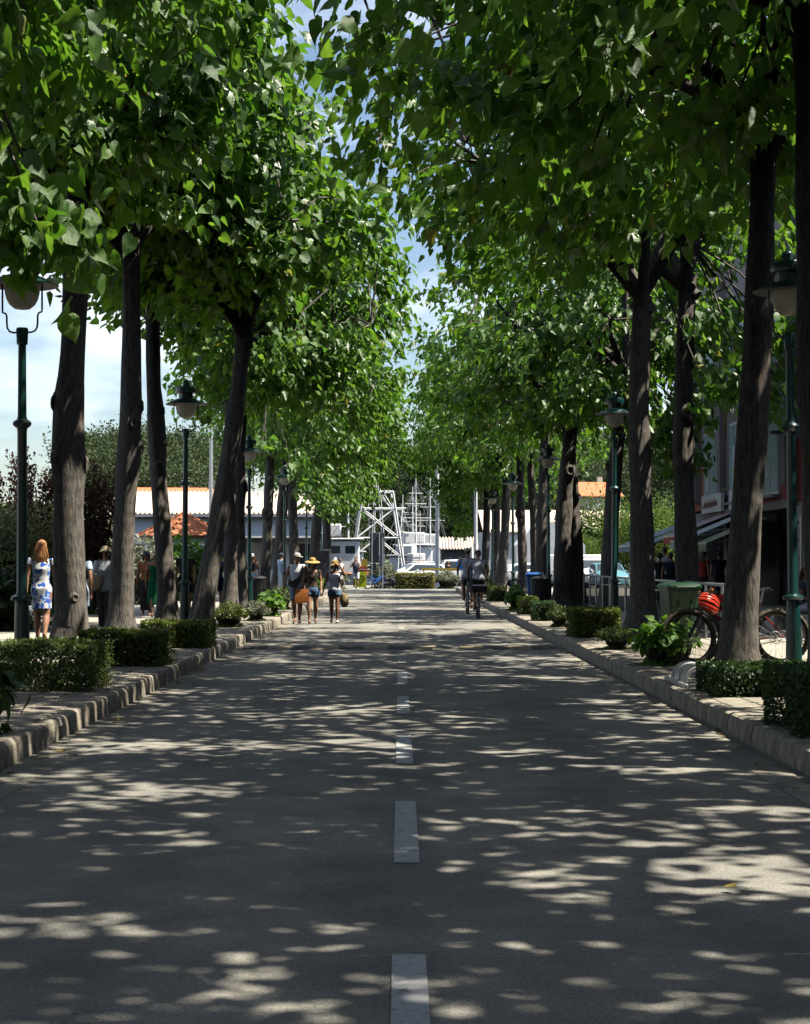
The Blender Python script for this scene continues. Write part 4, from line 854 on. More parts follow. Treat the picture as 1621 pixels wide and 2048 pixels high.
# left pavement
person('woman with long auburn hair in white and blue floral dress walking away', (-5.83, 27.5, PV), R(3), 1.68, 'walk', 'f', -1, 'tan', ('long', 'auburn'), None, None, None, (C_FLORAL, .81, .335, .095, .35), vox=.012, shoes=mat('sandal_brown', (.10, .06, .035)))
person('person in pale top half hidden behind the nearest left trunk', (-5.43, 28.6, PV), 0, 1.62, 'walk', 'f', 1, 'tan', ('long', 'brown'), None, (C_BLUEW, .5, .5, .83), (C_LDENIM, .7, .06, .055), shoes=C_WHITE)
person('woman in straw bucket hat, white shirt and black trousers walking away', (-5.66, 32.5, PV), 0, 1.63, 'walk', 'f', -1, 'tan', ('bun', 'brown'), ('bucket', PSTRAW), (C_WHITE, .47, 1.35, .83), (C_BLACK, 1.95, .066, .055), vox=.013, build=1.16, shoes=C_WHITE)
hb = thing('shoulder_bag', 'beige leather bag on the shoulder of the woman in the white shirt', 'bag', (-5.86, 32.32, PV + .80)); HB = mat('beige_leather', (.42, .34, .22), .6, .15, 5, .2, 20)
G().loft([[(.17 * k * math.cos(a) + sx, .07 * k * math.sin(a), z) for a in np.linspace(0, 2 * PI, 16, endpoint=False)] for k, z, sx in ((.5, -.02, -.02), (.95, .04, -.01), (1.0, .15, .02), (.7, .25, .06), (.5, .29, .08))]).build('bag_body', HB, hb, None)
for o in (0, .04): G().tube([(.02, o - .02, .27), (.07, o, .42), (.10, o + .05, .58), (.14, o + .16, .56), (.1, o + .1, .27)], .010, 5).build('strap', HB, hb)
person('person in cap and orange top on the left pavement, facing the camera', (-6.22, 41.5, PV), PI, 1.60, 'stand', 'f', 1, 'brown', ('side', 'dark'), ('cap', C_SLATE), (cloth('orange_top', (.42, .15, .05)), .55, .3, .80), (C_BLACK, 1.8, .06, .05))
person('woman in long green dress and beige hat facing the camera', (-5.86, 40.5, PV), PI + R(10), 1.62, 'walk', 'f', 1, 'tan', ('short', 'brown'), ('bucket', PSTRAW), None, None, (C_GREEN, .77, .19, .125, 0), shoes=mat('sandal_brown', (.10, .06, .035)))
person('man in black shirt and dark shorts behind the second left lamp post', (LX(372, 43.5), 43.5, PV), PI, 1.72, 'walk', 'm', 1, 'tan', ('short', 'dark'), None, (C_BLACK, .49, .5, .835), (C_NAVY, .8, .062, .055), shoes=C_BLACK)
person('person in navy clothes half hidden behind the leaning tree', (LX(436, 46.5), 46.5, PV), 0, 1.64, 'walk', 'f', 1, 'tan', ('bun', 'dark'), None, (C_NAVY, .49, .5, .83), (C_NAVY, .75, .066, .062), shoes=C_WHITE)
person('woman in dark crop top and pale blue skirt beside the left litter bin', (LX(505, 60), 60, PV), PI, 1.64, 'stand', 'f', 1, 'tan', ('long', 'auburn'), ('cap', C_WHITE), (C_BLACK, .62, 0, .78), None, (C_BLUEW, .58, .25, .13, 0), vox=.02)
person('person in pale blue top between the far left trunks', (LX(563, 68), 68, PV), R(-60), 1.72, 'stand', 'm', 1, 'tan', ('short', 'dark'), ('cap', C_GREY), (C_BLUEW, .5, .5, .83), (C_WHITE, 1.8, .06, .05), vox=.02)
person('man in grey vest and white shorts photographing at the road end', (LX(712, 93.5), 93.5, 0), PI, 1.80, 'photo', 'm', 1, 'tan', ('short', 'dark'), None, (C_SLATE, .49, 0, .83), (C_WHITE, .8, .064, .058), vox=.022, shoes=C_WHITE)
person('man in black and white patterned shirt at the road end', (LX(680, 92), 92, 0), PI + R(30), 1.75, 'walk', 'm', 1, 'tan', ('short', 'dark'), None, (floral('mono', (.7, .7, .7), [((.03, .03, .03), 0)], 8, .35), .49, .5, .83), (C_WHITE, .8, .064, .058), vox=.022, shoes=C_WHITE)
person('man in pale cap behind the patterned shirt at the road end', (LX(671, 97), 97, 0), PI, 1.78, 'stand', 'm', 1, 'tan', None, ('cap', C_WHITE), (C_WHITE, .49, .5, .83), (C_KHAKI, .8, .064, .058), vox=.022, shoes=C_WHITE)
person('person in dark top between the parked cars at the road end', (LX(897, 102), 102, 0), PI, 1.62, 'stand', 'f', 1, 'tan', ('side', 'dark'), None, (C_BLACK, .5, .3, .8), (C_RED, .8, .06, .06), vox=.025)
# right side: people behind the railing and at the shops
for (px, d, lb, H, sx, tp, bt, hr, ht, ph) in (
    (1297, 52, 'person in grey shirt behind the railing, leftmost of the group', 1.66, 'm', C_GREY, C_NAVY, ('short', 'dark'), None, 1),
    (1321, 51, 'person in black with dark hat behind the railing', 1.60, 'f', C_BLACK, C_BLACK, ('bun', 'dark'), ('bucket', C_BLACK), -1),
    (1330, 56, 'tall man in white shirt behind the group at the railing', 1.84, 'm', C_WHITE, C_NAVY, ('short', 'dark'), None, 1),
    (1342, 50.5, 'person in dark navy top behind the railing, rightmost of the group', 1.62, 'm', C_NAVY, C_BLACK, ('short', 'dark'), None, -1),
    (1408, 55, 'person in dark red top at the shop front', 1.70, 'f', C_RED, C_BLACK, ('long', 'dark'), None, 1),
    (1440, 53, 'person in navy top at the shop front', 1.70, 'm', C_NAVY, C_BLACK, ('short', 'dark'), None, -1)):
    person(lb, (LX(px, d), d, PV), R(random.uniform(-40, 60)), H, 'walk', sx, ph, 'tan', hr, ht, (tp, .49, .5, .83), (bt, 1.7, .06, .05), vox=.02, shoes=C_BLACK)
person('seated woman in pale clothes at the right edge of the picture', (LX(1612, 33), 33, PV), PI + R(50), 1.66, 'sit', 'f', 1, 'tan', ('long', 'brown'), None, (C_SLATE, .5, .5, .8), (C_WHITE, 1.6, .062, .055), vox=.018)
bn = thing('stone_bench', 'grey stone bench under the seated woman at the right edge', 'bench', (LX(1615, 33.1), 33.15, PV)); G().box((.1, 0, .36), (1.6, .45, .10), ch=.01).build('seat', CONC, bn)
for sx in (-.5, .6): G().box((sx, 0, .155), (.2, .36, .31), ch=.01).build('leg', CONC, bn)
# ------------------------------------------------------------------ avenue trees
AVL = detailed_leaf(LEAF)
CAMM = cam.matrix_basis.inverted()
def visible(Pw):
    """which world points lie inside the camera's field"""
    M = np.array(CAMM); q = Pw @ M[:3, :3].T + M[:3, 3]; d = -q[:, 2]
    return (d > 1) & (np.abs(q[:, 0] / d) < 0.245) & (np.abs(q[:, 1] / d) < 0.31)
def knot(parent, p, n, r, hollow=True):
    n = nrm(n); M = Vector(n).to_track_quat('Z', 'Y').to_matrix(); g = G()
    g.lathe([(r * 1.7, -.10 * r), (r * 1.25, .12 * r), (r, .42 * r), (r * .78, .45 * r), (r * .5, .1 * r), (r * .2, -.2 * r), (0, -.25 * r)], 14, c=tuple(p), M=M @ Matrix.Diagonal((1, 1.25, 1)))
    g.build('knot', BARK, parent)
def avenue_tree(x, y, lab, lean=(0, 0), fork=7.0, r=.25, crown=(0, 0, 9.0), rad=(4.3, 4.3, 3.6), nclump=130, per=78, seed=0, knots=(), grp='avenue trees', leaves=300, leafsize=.245, bend=0.0, low=()):
    if x > 0: nclump = int(nclump * (.84 if y < 27 else .54))
    rn = np.random.default_rng(seed + 500); rr = random.Random(seed + 77)
    root = thing('avenue_tree', lab, 'tree', (x, y, PV), 0, grp)
    # trunk
    ph = rr.uniform(0, 6); n = 22; pts = []; rads = []
    for i in range(n):
        q = i / (n - 1); z = -.05 + q * (fork + .25)
        bx = lean[0] * q + bend * math.sin(q * PI) + .05 * math.sin(q * 5 + ph) ; by = lean[1] * q + .05 * math.cos(q * 4 + ph)
        pts.append((bx, by, z)); fl = 1 + .55 * math.exp(-z / .28) + .12 * math.exp(-((q - 1) / .08) ** 2)
        rads.append(r * (1 - .30 * q) * fl * (1 + .05 * math.sin(q * 23 + ph)))
    kn = [(k[0] / (fork + .25) * (n - 1), k[1], k[2]) for k in knots]
    def wob(i, th):
        v = 1 + .06 * math.sin(3 * th + ph) + .035 * math.sin(5 * th + i * .4) + .03 * math.sin(9 * th + i * .9)
        for ki, ka, kr in kn:
            v += .30 * math.exp(-((i - ki) / 1.1) ** 2) * math.exp(-((math.atan2(math.sin(th - ka), math.cos(th - ka))) / .7) ** 2)
        return v
    g = G(); g.tube(pts, rads, 24, wob=wob, up=(1, 0, 0)); trunk = g.build('trunk', BARK, root, ang=80)
    def tp(z): i = min(max((z + .05) / (fork + .3) * (n - 1), 0), n - 1); a = int(i); b = min(a + 1, n - 1); k = i - a; return np.array(pts[a]) * (1 - k) + np.array(pts[b]) * k, rads[a]
    for kz, ka, kr in knots:
        c, rt = tp(kz); d = np.array([math.cos(ka), math.sin(ka), .05]); knot(trunk, c + d * rt * 1.22, d, kr)
    # main limbs
    top = np.array(pts[-1]); cc = np.array([crown[0] + lean[0], crown[1] + lean[1], crown[2] - PV])
    nl = 6; limbs = []; a0 = rr.uniform(0, 6.28)
    for i in range(nl):
        a = a0 + i * 2 * PI / nl + rr.uniform(-.3, .3); up = rr.uniform(.15, .9) if i else 1.4
        e = cc + np.array([math.cos(a) * rad[0] * .78 * (1 if i else .2), math.sin(a) * rad[1] * .78 * (1 if i else .2), rad[2] * (up - .45)])
        s0 = top + np.array([0, 0, -rr.uniform(0, .5)]); m1 = s0 + (e - s0) * .35 + np.array([0, 0, .15 + .35 * rr.random()]) + rn.normal(0, .12, 3); m2 = s0 + (e - s0) * .7 + np.array([0, 0, .25]) + rn.normal(0, .15, 3)
        q = [s0 - (m1 - s0) * .12, s0 + (m1 - s0) * .5 + np.array([0, 0, .08]), m1, (m1 + m2) / 2 + rn.normal(0, .06, 3), m2, e]
        G().tube(q, [r * .52, r * .44, r * .36, r * .28, r * .2, r * .07], 9).build('branch', BARK, trunk, ang=80); limbs.append(q)
    LP = np.array([p for q in limbs for p in ([q[1], q[2], q[3], q[4], q[5]])])
    # leaf clumps carried by twigs
    u = norm_rows(rn.normal(0, 1, (nclump, 3))); ra = rn.random(nclump) ** .42
    C = u * ra[:, None] * np.array(rad); C[:, 2] *= np.where(C[:, 2] < 0, .85, 1.0)
    C = C + cc
    for (lx, ly, lz, kk) in low: C = np.vstack([C, np.array([lx - x, ly - y, lz - PV]) + rn.normal(0, .45, (kk, 3))])
    tw = G(); 
    for c in C:
        j = np.argmin(np.sum((LP - c) ** 2, 1) + np.where(LP[:, 2] > c[2] + .6, 2.0, 0)); s = LP[j]; m = (s + c) / 2 + np.array([0, 0, .18]) + rn.normal(0, .1, 3)
        tw.tube([s, m, c, c + np.array([rn.normal(0, .2), rn.normal(0, .2), -.15])], [.028, .019, .011, .004], 4)
    t_ = tw.build('twigs', BARK, root); stuff(t_)
    K = len(C); cl = np.repeat(np.arange(K), per); n = len(cl)
    off = rn.normal(0, 1, (n, 3)) * np.array([.36, .36, .25]); P = C[cl] + off
    out = C[cl] - cc + off * 1.5; out[:, 2] *= .3; out = norm_rows(out)
    mid = out * .5 + rn.normal(0, .45, (n, 3)) + np.array([0, 0, -.62]); nor = out * .5 + rn.normal(0, .62, (n, 3)) + np.array([0, 0, .75])
    size = leafsize * rn.uniform(.45, 1.3, n)
    Pw = P + np.array([x, y, PV])
    low_ = (np.abs(np.abs(Pw[:, 0]) - 4.5) < .85) & (Pw[:, 2] < 5.3) & (Pw[:, 1] > 22)      # pruned clear of the lamp heads
    bad = np.where(low_)[0]; vis = np.where(visible(Pw) & ~low_)[0]
    pick = np.array([], dtype=int)
    if len(vis) and leaves:
        d = Pw[vis, 1] - size[vis] * 6 + rn.random(len(vis)) * .6; pick = vis[np.argsort(d)[:leaves]]
        X, Y, Z = leaf_frames(mid, nor)
        for i in pick:
            o = link('leaf', AVL, root, P[i]); o.rotation_euler = Matrix((X[i], Y[i], Z[i])).transposed().to_euler(); o.scale = (size[i],) * 3
    keep = np.setdiff1d(np.setdiff1d(np.arange(n), pick), bad)
    cr = link('crown', leaf_mesh('crown', P[keep], mid[keep], nor[keep], size[keep], LEAF, *((LIGHT_V, LIGHT_F) if y > 40 or y < 5 else (HEART_V, HEART_F))), root); stuff(cr)
    return root
def T(x, y, lab, **k): return avenue_tree(x, y, lab, **k)
LR = (3.8, 4.4, 3.7); LF = (4.7, 4.7, 3.9); RR = (5.1, 5.2, 3.6); RF = (4.6, 5.0, 3.6)
S_L, S_R = 'on the left', 'on the right'
# beside and behind the viewpoint: only their crowns and shade reach the picture; first four added to block open sky
T(5.0, -6, 'unseen avenue tree added behind the viewpoint at right for shade', crown=(0, 0, 9.3), rad=RR, seed=1, leaves=0, per=50)
T(5.0, -14, 'second unseen avenue tree added behind the viewpoint at right for shade', crown=(0, 0, 9.3), rad=RR, seed=31, leaves=0, per=40)
T(-5.2, -8, 'unseen avenue tree added behind the viewpoint at left for shade', crown=(0, 0, 9.3), rad=RR, seed=32, leaves=0, per=40)
T(-5.2, .5, 'unseen avenue tree added beside the viewpoint at left for shade', crown=(0, 0, 9.3), rad=LR, seed=33, leaves=0, per=45)
T(4.9, .5, 'avenue tree beside the viewpoint at right', crown=(-.4, 0, 9.3), rad=RR, seed=2, leaves=0)
T(5.0, 6.2, 'avenue tree just ahead of the viewpoint at right', crown=(-.4, 0, 9.4), rad=RR, seed=35, leaves=60)
T(4.9, 12.2, 'nearest right avenue tree, its dark crown hanging in at the top right corner', crown=(-.7, 0, 9.0), rad=RR, seed=3, leaves=300, fork=7.0)
T(-5.3, 9, 'nearest left avenue tree, its crown hanging in at the top left corner', crown=(0, 0, 9.6), rad=LR, seed=4, leaves=300)
# left row
T(-5.3, 18.2, 'avenue tree whose crown fills the top left corner, trunk outside the frame', crown=(0, 0, 9.2), rad=LR, seed=5, fork=7.2, low=((-4.1, 17.2, 5.3, 5), (-4.5, 17.6, 6.0, 5)))
T(-5.24, 27, 'thick dark left trunk beside the woman in the floral dress', fork=7.4, r=.25, crown=(-.2, 0, 10.1), rad=(3.4, 4.2, 3.5), seed=6, knots=((2.9, .25, .09), (3.9, 3.0, .09), (.75, -1.1, .05), (3.0, 3.6, .08)))
T(-5.19, 31.8, 'left trunk with a round knot hole, beside the woman in the white shirt', fork=7.3, r=.225, lean=(.1, 0), crown=(-.2, 0, 10.0), rad=(3.1, 4.2, 3.4), seed=7, knots=((3.95, -1.0, .085), (4.3, .2, .07), (3.5, .1, .06)))
T(-5.03, 36.2, 'slim left trunk beside the woman in the green dress', fork=6.9, r=.20, lean=(-.3, 0), crown=(-.1, .8, 9.8), rad=(3.1, 4.4, 3.2), seed=8, knots=((4.6, .1, .06), (3.4, -1.2, .06), (3.9, .1, .06)))
T(-3.95, 33.8, 'left tree leaning towards the road', fork=6.0, r=.21, lean=(.85, .2), crown=(-.2, 0, 8.7), rad=(2.6, 3.0, 2.8), seed=9, knots=((2.6, .1, .08),), nclump=80)
T(-4.42, 43.3, 'left trunk behind the leaning tree', fork=6.6, r=.185, lean=(.15, 0), crown=(0.5, 0, 8.6), rad=(3.9, 4.7, 3.7), seed=10)
T(-4.33, 46, 'left trunk beside the third lamp post', fork=6.4, r=.17, lean=(0, 0), crown=(0.6, 0, 8.6), rad=(3.9, 4.7, 3.7), seed=11, knots=((3.4, .1, .1),), nclump=90)
T(-4.95, 60.5, 'pale left trunk with an oval scar behind the litter bin', fork=6.3, r=.20, lean=(.45, 0), crown=(0.5, 0, 8.3), rad=(3.9, 4.7, 3.7), seed=12, knots=((3.1, -1.57, .13),), leaves=250, low=((-4.1, 57.5, 5.2, 6), (-4.6, 56, 5.0, 4)))
T(-5.1, 69, 'left trunk forked near the ground, behind the man in white', fork=6.3, r=.26, lean=(.6, 0), crown=(0.5, 0, 8.2), rad=(3.9, 4.7, 3.7), seed=13, leaves=250, low=((-3.3, 66, 4.6, 7),))
T(-4.75, 75, 'left trunk just behind the straw hat of the middle woman', fork=6.2, r=.24, crown=(0.5, 0, 8.1), rad=(3.9, 4.7, 3.7), seed=14, leaves=220, low=((-2.6, 73, 4.9, 8),))
T(-4.35, 84, 'curved pale left trunk with a cut stub', fork=6.0, r=.27, lean=(.5, 0), crown=(0.5, 0, 7.8), rad=(3.9, 4.7, 3.7), seed=15, leaves=200, knots=((2.7, -1.2, .12),), low=((-2.8, 82, 4.8, 7), (-1.9, 84, 5.6, 6)))
T(-3.8, 87, 'farthest left avenue tree', fork=5.8, r=.25, crown=(0.5, 0, 7.5), rad=(3.2, 3.6, 3.5), seed=16, leaves=150, nclump=100, low=((-2.6, 86, 5.0, 6),))
# right row
T(4.75, 18.4, 'right avenue tree with its dark trunk cut by the right picture edge', fork=7.2, r=.25, lean=(-.3, 0), crown=(-.8, 0, 9.0), rad=RR, seed=17)
T(4.18, 20.6, 'dark right trunk in front of the mountain bikes', fork=6.7, r=.21, lean=(.32, .1), crown=(-.9, 1.8, 9.0), rad=RR, seed=18, nclump=115, knots=((4.2, -2.0, .05),))
T(5.40, 31.9, 'right trunk behind the green wheelie bin', fork=6.6, r=.225, lean=(.02, 0), crown=(-.9, 1.0, 9.5), rad=(4.7, 5.2, 3.2), seed=19, knots=((4.15, -1.5, .085), (5.9, -1.6, .07)), low=((6.2, 31, 4.9, 3), (7.2, 31, 5.6, 4)))
T(4.44, 31.4, 'right trunk beside the second lamp post', fork=6.1, r=.235, lean=(.1, 0), crown=(-.5, -2.5, 9.5), rad=(5.0, 5.2, 3.2), seed=20, nclump=110)
T(5.44, 45, 'right trunk leaning away behind the second lamp post', fork=6.4, r=.23, lean=(.6, 0), crown=(-.6, 0, 8.3), rad=RF, seed=21, knots=((3.9, -2.4, .09),), low=((7.2, 44, 5.0, 5), (7.0, 44.5, 4.2, 4)))
T(4.66, 49, 'right trunk of a close pair, left one', fork=5.4, r=.27, lean=(.3, 0), crown=(0, 0, 8.2), rad=RF, seed=22, knots=((4.0, -1.3, .12),))
T(5.12, 49.4, 'right trunk of a close pair, right one', fork=6.2, r=.25, lean=(-.15, 0), crown=(0, .4, 8.3), rad=RF, seed=23, nclump=70)
T(4.98, 59, 'right trunk just behind the right litter bin', fork=6.2, r=.21, lean=(.05, 0), crown=(0, 0, 8.2), rad=RF, seed=24, leaves=250)
T(5.15, 71.5, 'right trunk with a knot beside the fourth lamp post', fork=6.0, r=.21, crown=(0, 0, 8.0), rad=RF, seed=25, leaves=220, knots=((3.4, -1.9, .12),))
T(5.6, 70, 'dark slender right trunk behind the blue bin', fork=6.6, r=.18, lean=(-.2, 0), crown=(0, 0, 8.2), rad=RF, seed=26, leaves=220, nclump=70)
T(4.95, 83, 'right trunk left of the fourth lamp post', fork=5.9, r=.25, lean=(.4, 0), crown=(-.3, 0, 7.7), rad=RF, seed=27, leaves=180)
T(4.85, 85.5, 'pair of far right trunks beside the cyclists, right one', fork=5.6, r=.25, crown=(-.4, 0, 7.6), rad=(4.1, 4.2, 3.4), seed=28, leaves=150)
T(4.5, 88, 'farthest right avenue tree, branch reaching over the cyclists', fork=5.4, r=.22, crown=(-.4, 0, 7.2), rad=(3.8, 4.2, 3.4), seed=29, leaves=150, low=((3.1, 87, 4.8, 5), (3.7, 87, 4.2, 5), (4.0, 87, 3.6, 4)))
# ------------------------------------------------------------------ right-hand building with shops
WALLG = mat('grey_render', (0.27, 0.245, 0.24), .9, .25, 1.2, .3, 20, stretch=(1, 1, .35)); WALLP = mat('faded_red_render', (0.33, 0.075, 0.075), .9, .35, 1.6, .3, 20, stretch=(1, 1, .3))
WALLO = mat('orange_red_render', (0.36, 0.10, 0.05), .9, .12, 2, .3, 20); STONEW = mat('rough_stone', (0.34, 0.33, 0.30), .95, .3, 2, .6, 16); OCHRE = mat('ochre_panel', (0.33, 0.22, 0.07), .9, .2, 2)
POSTER = mat('window_poster', (0.20, 0.34, 0.44), .4, .3, 1.1); SHOPD = mat('shop_interior', (0.03, 0.03, 0.035), .9, .3, 2)
bd = thing('shop_building', 'tall grey building with faded red band, window posters and shops on the right', 'building', (11, 38, PV))
def part(nm, m, par, c, d, **k): return G().box(c, d, **k).build(nm, m, par, smooth=False)
part('wall', WALLG, bd, (4, 9.3, 8.6), (8, 37.4, 7.7))                       # upper storeys, y 29..66
part('red_band', WALLP, bd, (3.99, 2.0, 3.87), (8.02, 22.8, 1.75))
part('red_band', WALLO, bd, (3.99, 25.0, 3.97), (8.02, 6.2, 1.55)); part('pier', WALLG, bd, (4.0, 17.6, 3.87), (8.0, 8.5, 1.74))
part('stone_base', STONEW, bd, (3.97, -.2, 1.49), (8.06, 18.4, 2.98))
for r_ in range(6):
    for c_ in range(13):
        part('stone', STONEW, bd, (-.085 + random.uniform(-.015, .01), -8.6 + c_ * 1.36 + (.68 if r_ % 2 else 0), .25 + r_ * .48), (.06, 1.32, .45), ch=.02)
part('shop_interior', SHOPD, bd, (4.4, 18.7, 1.45), (7.2, 18.6, 2.9)); part('lintel', WALLG, bd, (3.95, 18.7, 2.98), (8.1, 18.8, .24))
for y in (9.4, 14.2, 19.0, 23.8, 27.8): part('pilaster', WALLG, bd, (-.08, y, 8.0), (.30, .55, 9.0)); part('shop_pier', STONEW, bd, (.3, y, 1.42), (.6, .6, 2.84))
for y in (-7, -1.5, 4): part('pilaster', WALLG, bd, (-.03, y, 8.7), (.16, .5, 7.5))
for (y, z, h, w, m) in ((21.4, 4.6, 2.6, 2.5, POSTER), (16.6, 4.6, 2.6, 2.5, POSTER), (21.4, 8.2, 2.2, 2.5, POSTER), (16.6, 8.2, 2.2, 2.5, POSTER), (11.8, 4.6, 2.6, 2.3, POSTER), (11.8, 8.2, 2.2, 2.3, POSTER), (25.9, 8.2, 2.2, 2.0, POSTER)):
    f = part('window', WHITE, bd, (-.02, y, z), (.10, w, h)); part('pane', m, f, (-.075, y, z), (.02, w - .16, h - .16)); part('mullion', WHITE, f, (-.09, y, z), (.02, .06, h - .16)); part('sill', WALLG, f, (-.12, y, z - h / 2 - .05), (.3, w + .2, .09))
    if m is POSTER and z < 5:
        part('poster_bottle', mat('poster_white', (.62, .66, .70), .5), f, (-.088, y + .45, z - .1), (.006, .34, 1.3)); part('poster_stripe', mat('poster_yellow', (.55, .5, .12), .5), f, (-.092, y + .45, z - .25), (.006, .40, .1))
for y in (19.2, 14.4): part('ochre_panel', OCHRE, bd, (-.03, y + 4.9, 7.2), (.08, 1.3, 3.2))
G().tube([(-.16, 8.4, .1), (-.16, 8.4, 12)], .10, 10).build('downpipe', mat('downpipe_grey', (.16, .18, .2), .5), bd); G().tube([(-.14, 7.6, .1), (-.14, 7.6, 2.6)], .04, 8).build('downpipe', STEEL, bd)
G().box((-.35, 9.0, 4.95), (.6, .3, .08)).build('wall_lamp', DARKM, bd); G().box((-.35, 5.0, 4.95), (.6, .3, .08)).build('wall_lamp', DARKM, bd)
G().box((-.05, 8.9, 2.6), (.2, .5, .9)).build('meter_box', mat('meter_grey', (.2, .2, .2)), bd)
part('doorway', SHOPD, bd, (-.07, 6.2, 1.1), (.12, 1.2, 2.2)); part('shop_sign', WHITEW, bd, (-.2, 15.2, 3.35), (.12, 3.6, .62)); part('shop_sign', WHITEW, bd, (-.2, 20.2, 3.35), (.12, 3.6, .62))
sgm = mat('sign_lettering', (.30, .12, .10), .7)
for y0 in (14.0, 19.0):
    for k in range(7): G().tube([(-.27, y0 + k * .36, 3.25), (-.27, y0 + k * .36 + .08, 3.45 + .04 * (k % 2)), (-.27, y0 + k * .36 + .2, 3.24), (-.27, y0 + k * .36 + .28, 3.38)], .014, 4).build('sign_stroke', sgm, bd)
AWC = [mat('awning_blue_grey', (.25, .32, .38), .8, .1, 3), mat('awning_striped_red', (.42, .10, .08), .8, .3, 5), mat('awning_pale', (.40, .45, .48), .8, .1, 3), mat('awning_patterned', (.22, .26, .16), .8, .5, 5)]
def awning(lb, y, z, L_, out, drop, m):
    t = thing('awning', lb, 'awning', (11, 38 + y, PV + z))
    for k in range(int(L_ / .3)):
        G().loft([[(-.12, k * .3, 0), (-.12, k * .3 + .297, 0), (-.12, k * .3 + .297, -.02), (-.12, k * .3, -.02)], [(-out, k * .3, -drop), (-out, k * .3 + .297, -drop), (-out, k * .3 + .297, -drop - .02), (-out, k * .3, -drop - .02)]]).build('canvas_strip', m if k % 2 or m is not AWC[1] else AWC[2], t, smooth=False)
    G().box((-out, L_ / 2, -drop - .14), (.02, L_, .22)).build('valance', m, t); G().tube([(-out, 0, -drop - .02), (-out, L_, -drop - .02)], .03, 7).build('front_bar', STEEL, t)
    for yy in (.15, L_ - .15): G().tube([(-.12, yy, -.5), (-out + .02, yy, -drop - .03)], .018, 6).build('arm', STEEL, t)
awning('patterned awning over the nearest shop', 12.0, 2.65, 2.1, 1.9, .75, AWC[3]); awning('pale blue awning, nearest of the long shop awnings', 14.4, 2.85, 2.4, 2.2, .85, AWC[2]); awning('red striped awning over the middle shop', 17.1, 2.95, 2.4, 2.0, .75, AWC[1])
awning('blue grey awning behind the red striped one', 19.8, 2.85, 2.7, 2.3, .85, AWC[0]); awning('blue grey awning at the far end of the shops', 23.0, 2.85, 4.2, 2.6, .9, AWC[0])
for k, (y, c) in enumerate(((13.3, (.7, .7, .72)), (13.9, (.15, .2, .4)), (15.6, (.5, .12, .1)), (16.2, (.65, .62, .55)), (18.4, (.12, .14, .2)), (21.0, (.6, .6, .62)))):
    h = thing('hanging_shirt', ['white shirt', 'blue shirt', 'red shirt', 'cream shirt', 'dark shirt', 'pale shirt'][k] + ' hanging under the shop awnings', 'shirt', (10.7, 38 + y, PV + 1.25))
    G().loft([[(-.02, -.25, 0), (.02, -.25, 0), (.02, .25, 0), (-.02, .25, 0)], [(-.04, -.24, .4), (.04, -.24, .4), (.04, .24, .4), (-.04, .24, .4)], [(-.03, -.36, .45), (.03, -.36, .45), (.03, .36, .45), (-.03, .36, .45)], [(-.02, -.22, .7), (.02, -.22, .7), (.02, .22, .7), (-.02, .22, .7)]]).build('fabric', cloth('shop%d' % k, c), h)
    G().tube([(0, 0, .7), (0, 0, .8), (0, .04, .84)], .006, 5).build('hook', STEEL, h)

# ------------------------------------------------------------------ left background: long hall, kiosk, poster panel, floodlight
hall = thing('long_hall', 'long low white hall with pale tiled roof behind the left trunks', 'building', (-14, 112, 0))
EAVEB = mat('eave_shade_wall', (.50, .55, .64), .85, .06, 1)  # white wall tinted bluish: shade under the eaves put into its colour
part('wall', EAVEB, hall, (2, 4, 2.4), (14, 8, 4.8)); part('shop_wall', WHITEW, hall, (2, -.05, 1.6), (13.9, .12, 3.2))
rf = G().prism([(-.7, 4.72), (4, 6.35), (8.7, 4.72), (8.7, 4.6), (4, 6.2), (-.7, 4.6)], 'x', -5.4, 9.4).build('roof', PALETILE, hall, smooth=False)
tb_ = G().tube([(0, -.02, 0), (0, 4.7, 1.63)], .07, 6).mesh('tile_row', PALETILE)
for k in range(49): link('tile_row', tb_, rf, (-5.2 + k * .3, -.7, 4.74))
G().box((2, -.72, 4.58), (14.6, .12, .16)).build('gutter', mat('gutter_grey', (.3, .3, .32)), hall)
for k in range(5): f = part('window', WHITE, hall, (-4 + k * 3, -.15, 1.9), (1.9, .08, 1.9)); part('pane', GLASS, f, (-4 + k * 3, -.2, 1.9), (1.7, .04, 1.7))
part('shade_canopy', WHITE, hall, (5.2, -1.6, 3.15), (7.0, 3.0, .12))
kiosk = thing('kiosk', 'small pavilion kiosk with a pointed orange red tiled roof', 'kiosk', (LX(368, 76), 76, PV))
def hexring(r, z): return [(r * math.cos(PI / 3 * a + .3), r * math.sin(PI / 3 * a + .3), z) for a in range(6)]
G().loft([hexring(2.05, 2.45), hexring(2.1, 2.52), hexring(.05, 3.55)]).build('roof', TILE, kiosk, smooth=False)
for a in range(6): G().tube([hexring(2.12, 2.54)[a], (0, 0, 3.58)], .05, 6).build('ridge', TILE, kiosk)
G().loft([hexring(1.75, 2.2), hexring(1.75, 2.46)]).build('fascia', mat('pale_green_paint', (.45, .6, .5)), kiosk, smooth=False); G().loft([hexring(1.45, 0), hexring(1.45, 1.0)]).build('counter', WHITEW, kiosk, smooth=False)
for a in range(6): p = hexring(1.6, 0)[a]; G().tube([p, (p[0], p[1], 2.45)], .05, 6).build('post', WHITE, kiosk)
pp = thing('poster_panel', 'tall poster panel in a pale frame behind the straw hats', 'poster panel', (LX(648, 86), 86, PV)); part('frame', STEEL, pp, (0, 0, 1.0), (.72, .16, 2.0)); part('poster', mat('dark_poster', (.09, .08, .10), .3, .6, 3), pp, (0, -.085, 1.12), (.56, .01, 1.6)); part('foot', CONC, pp, (0, 0, .05), (.8, .4, .1))
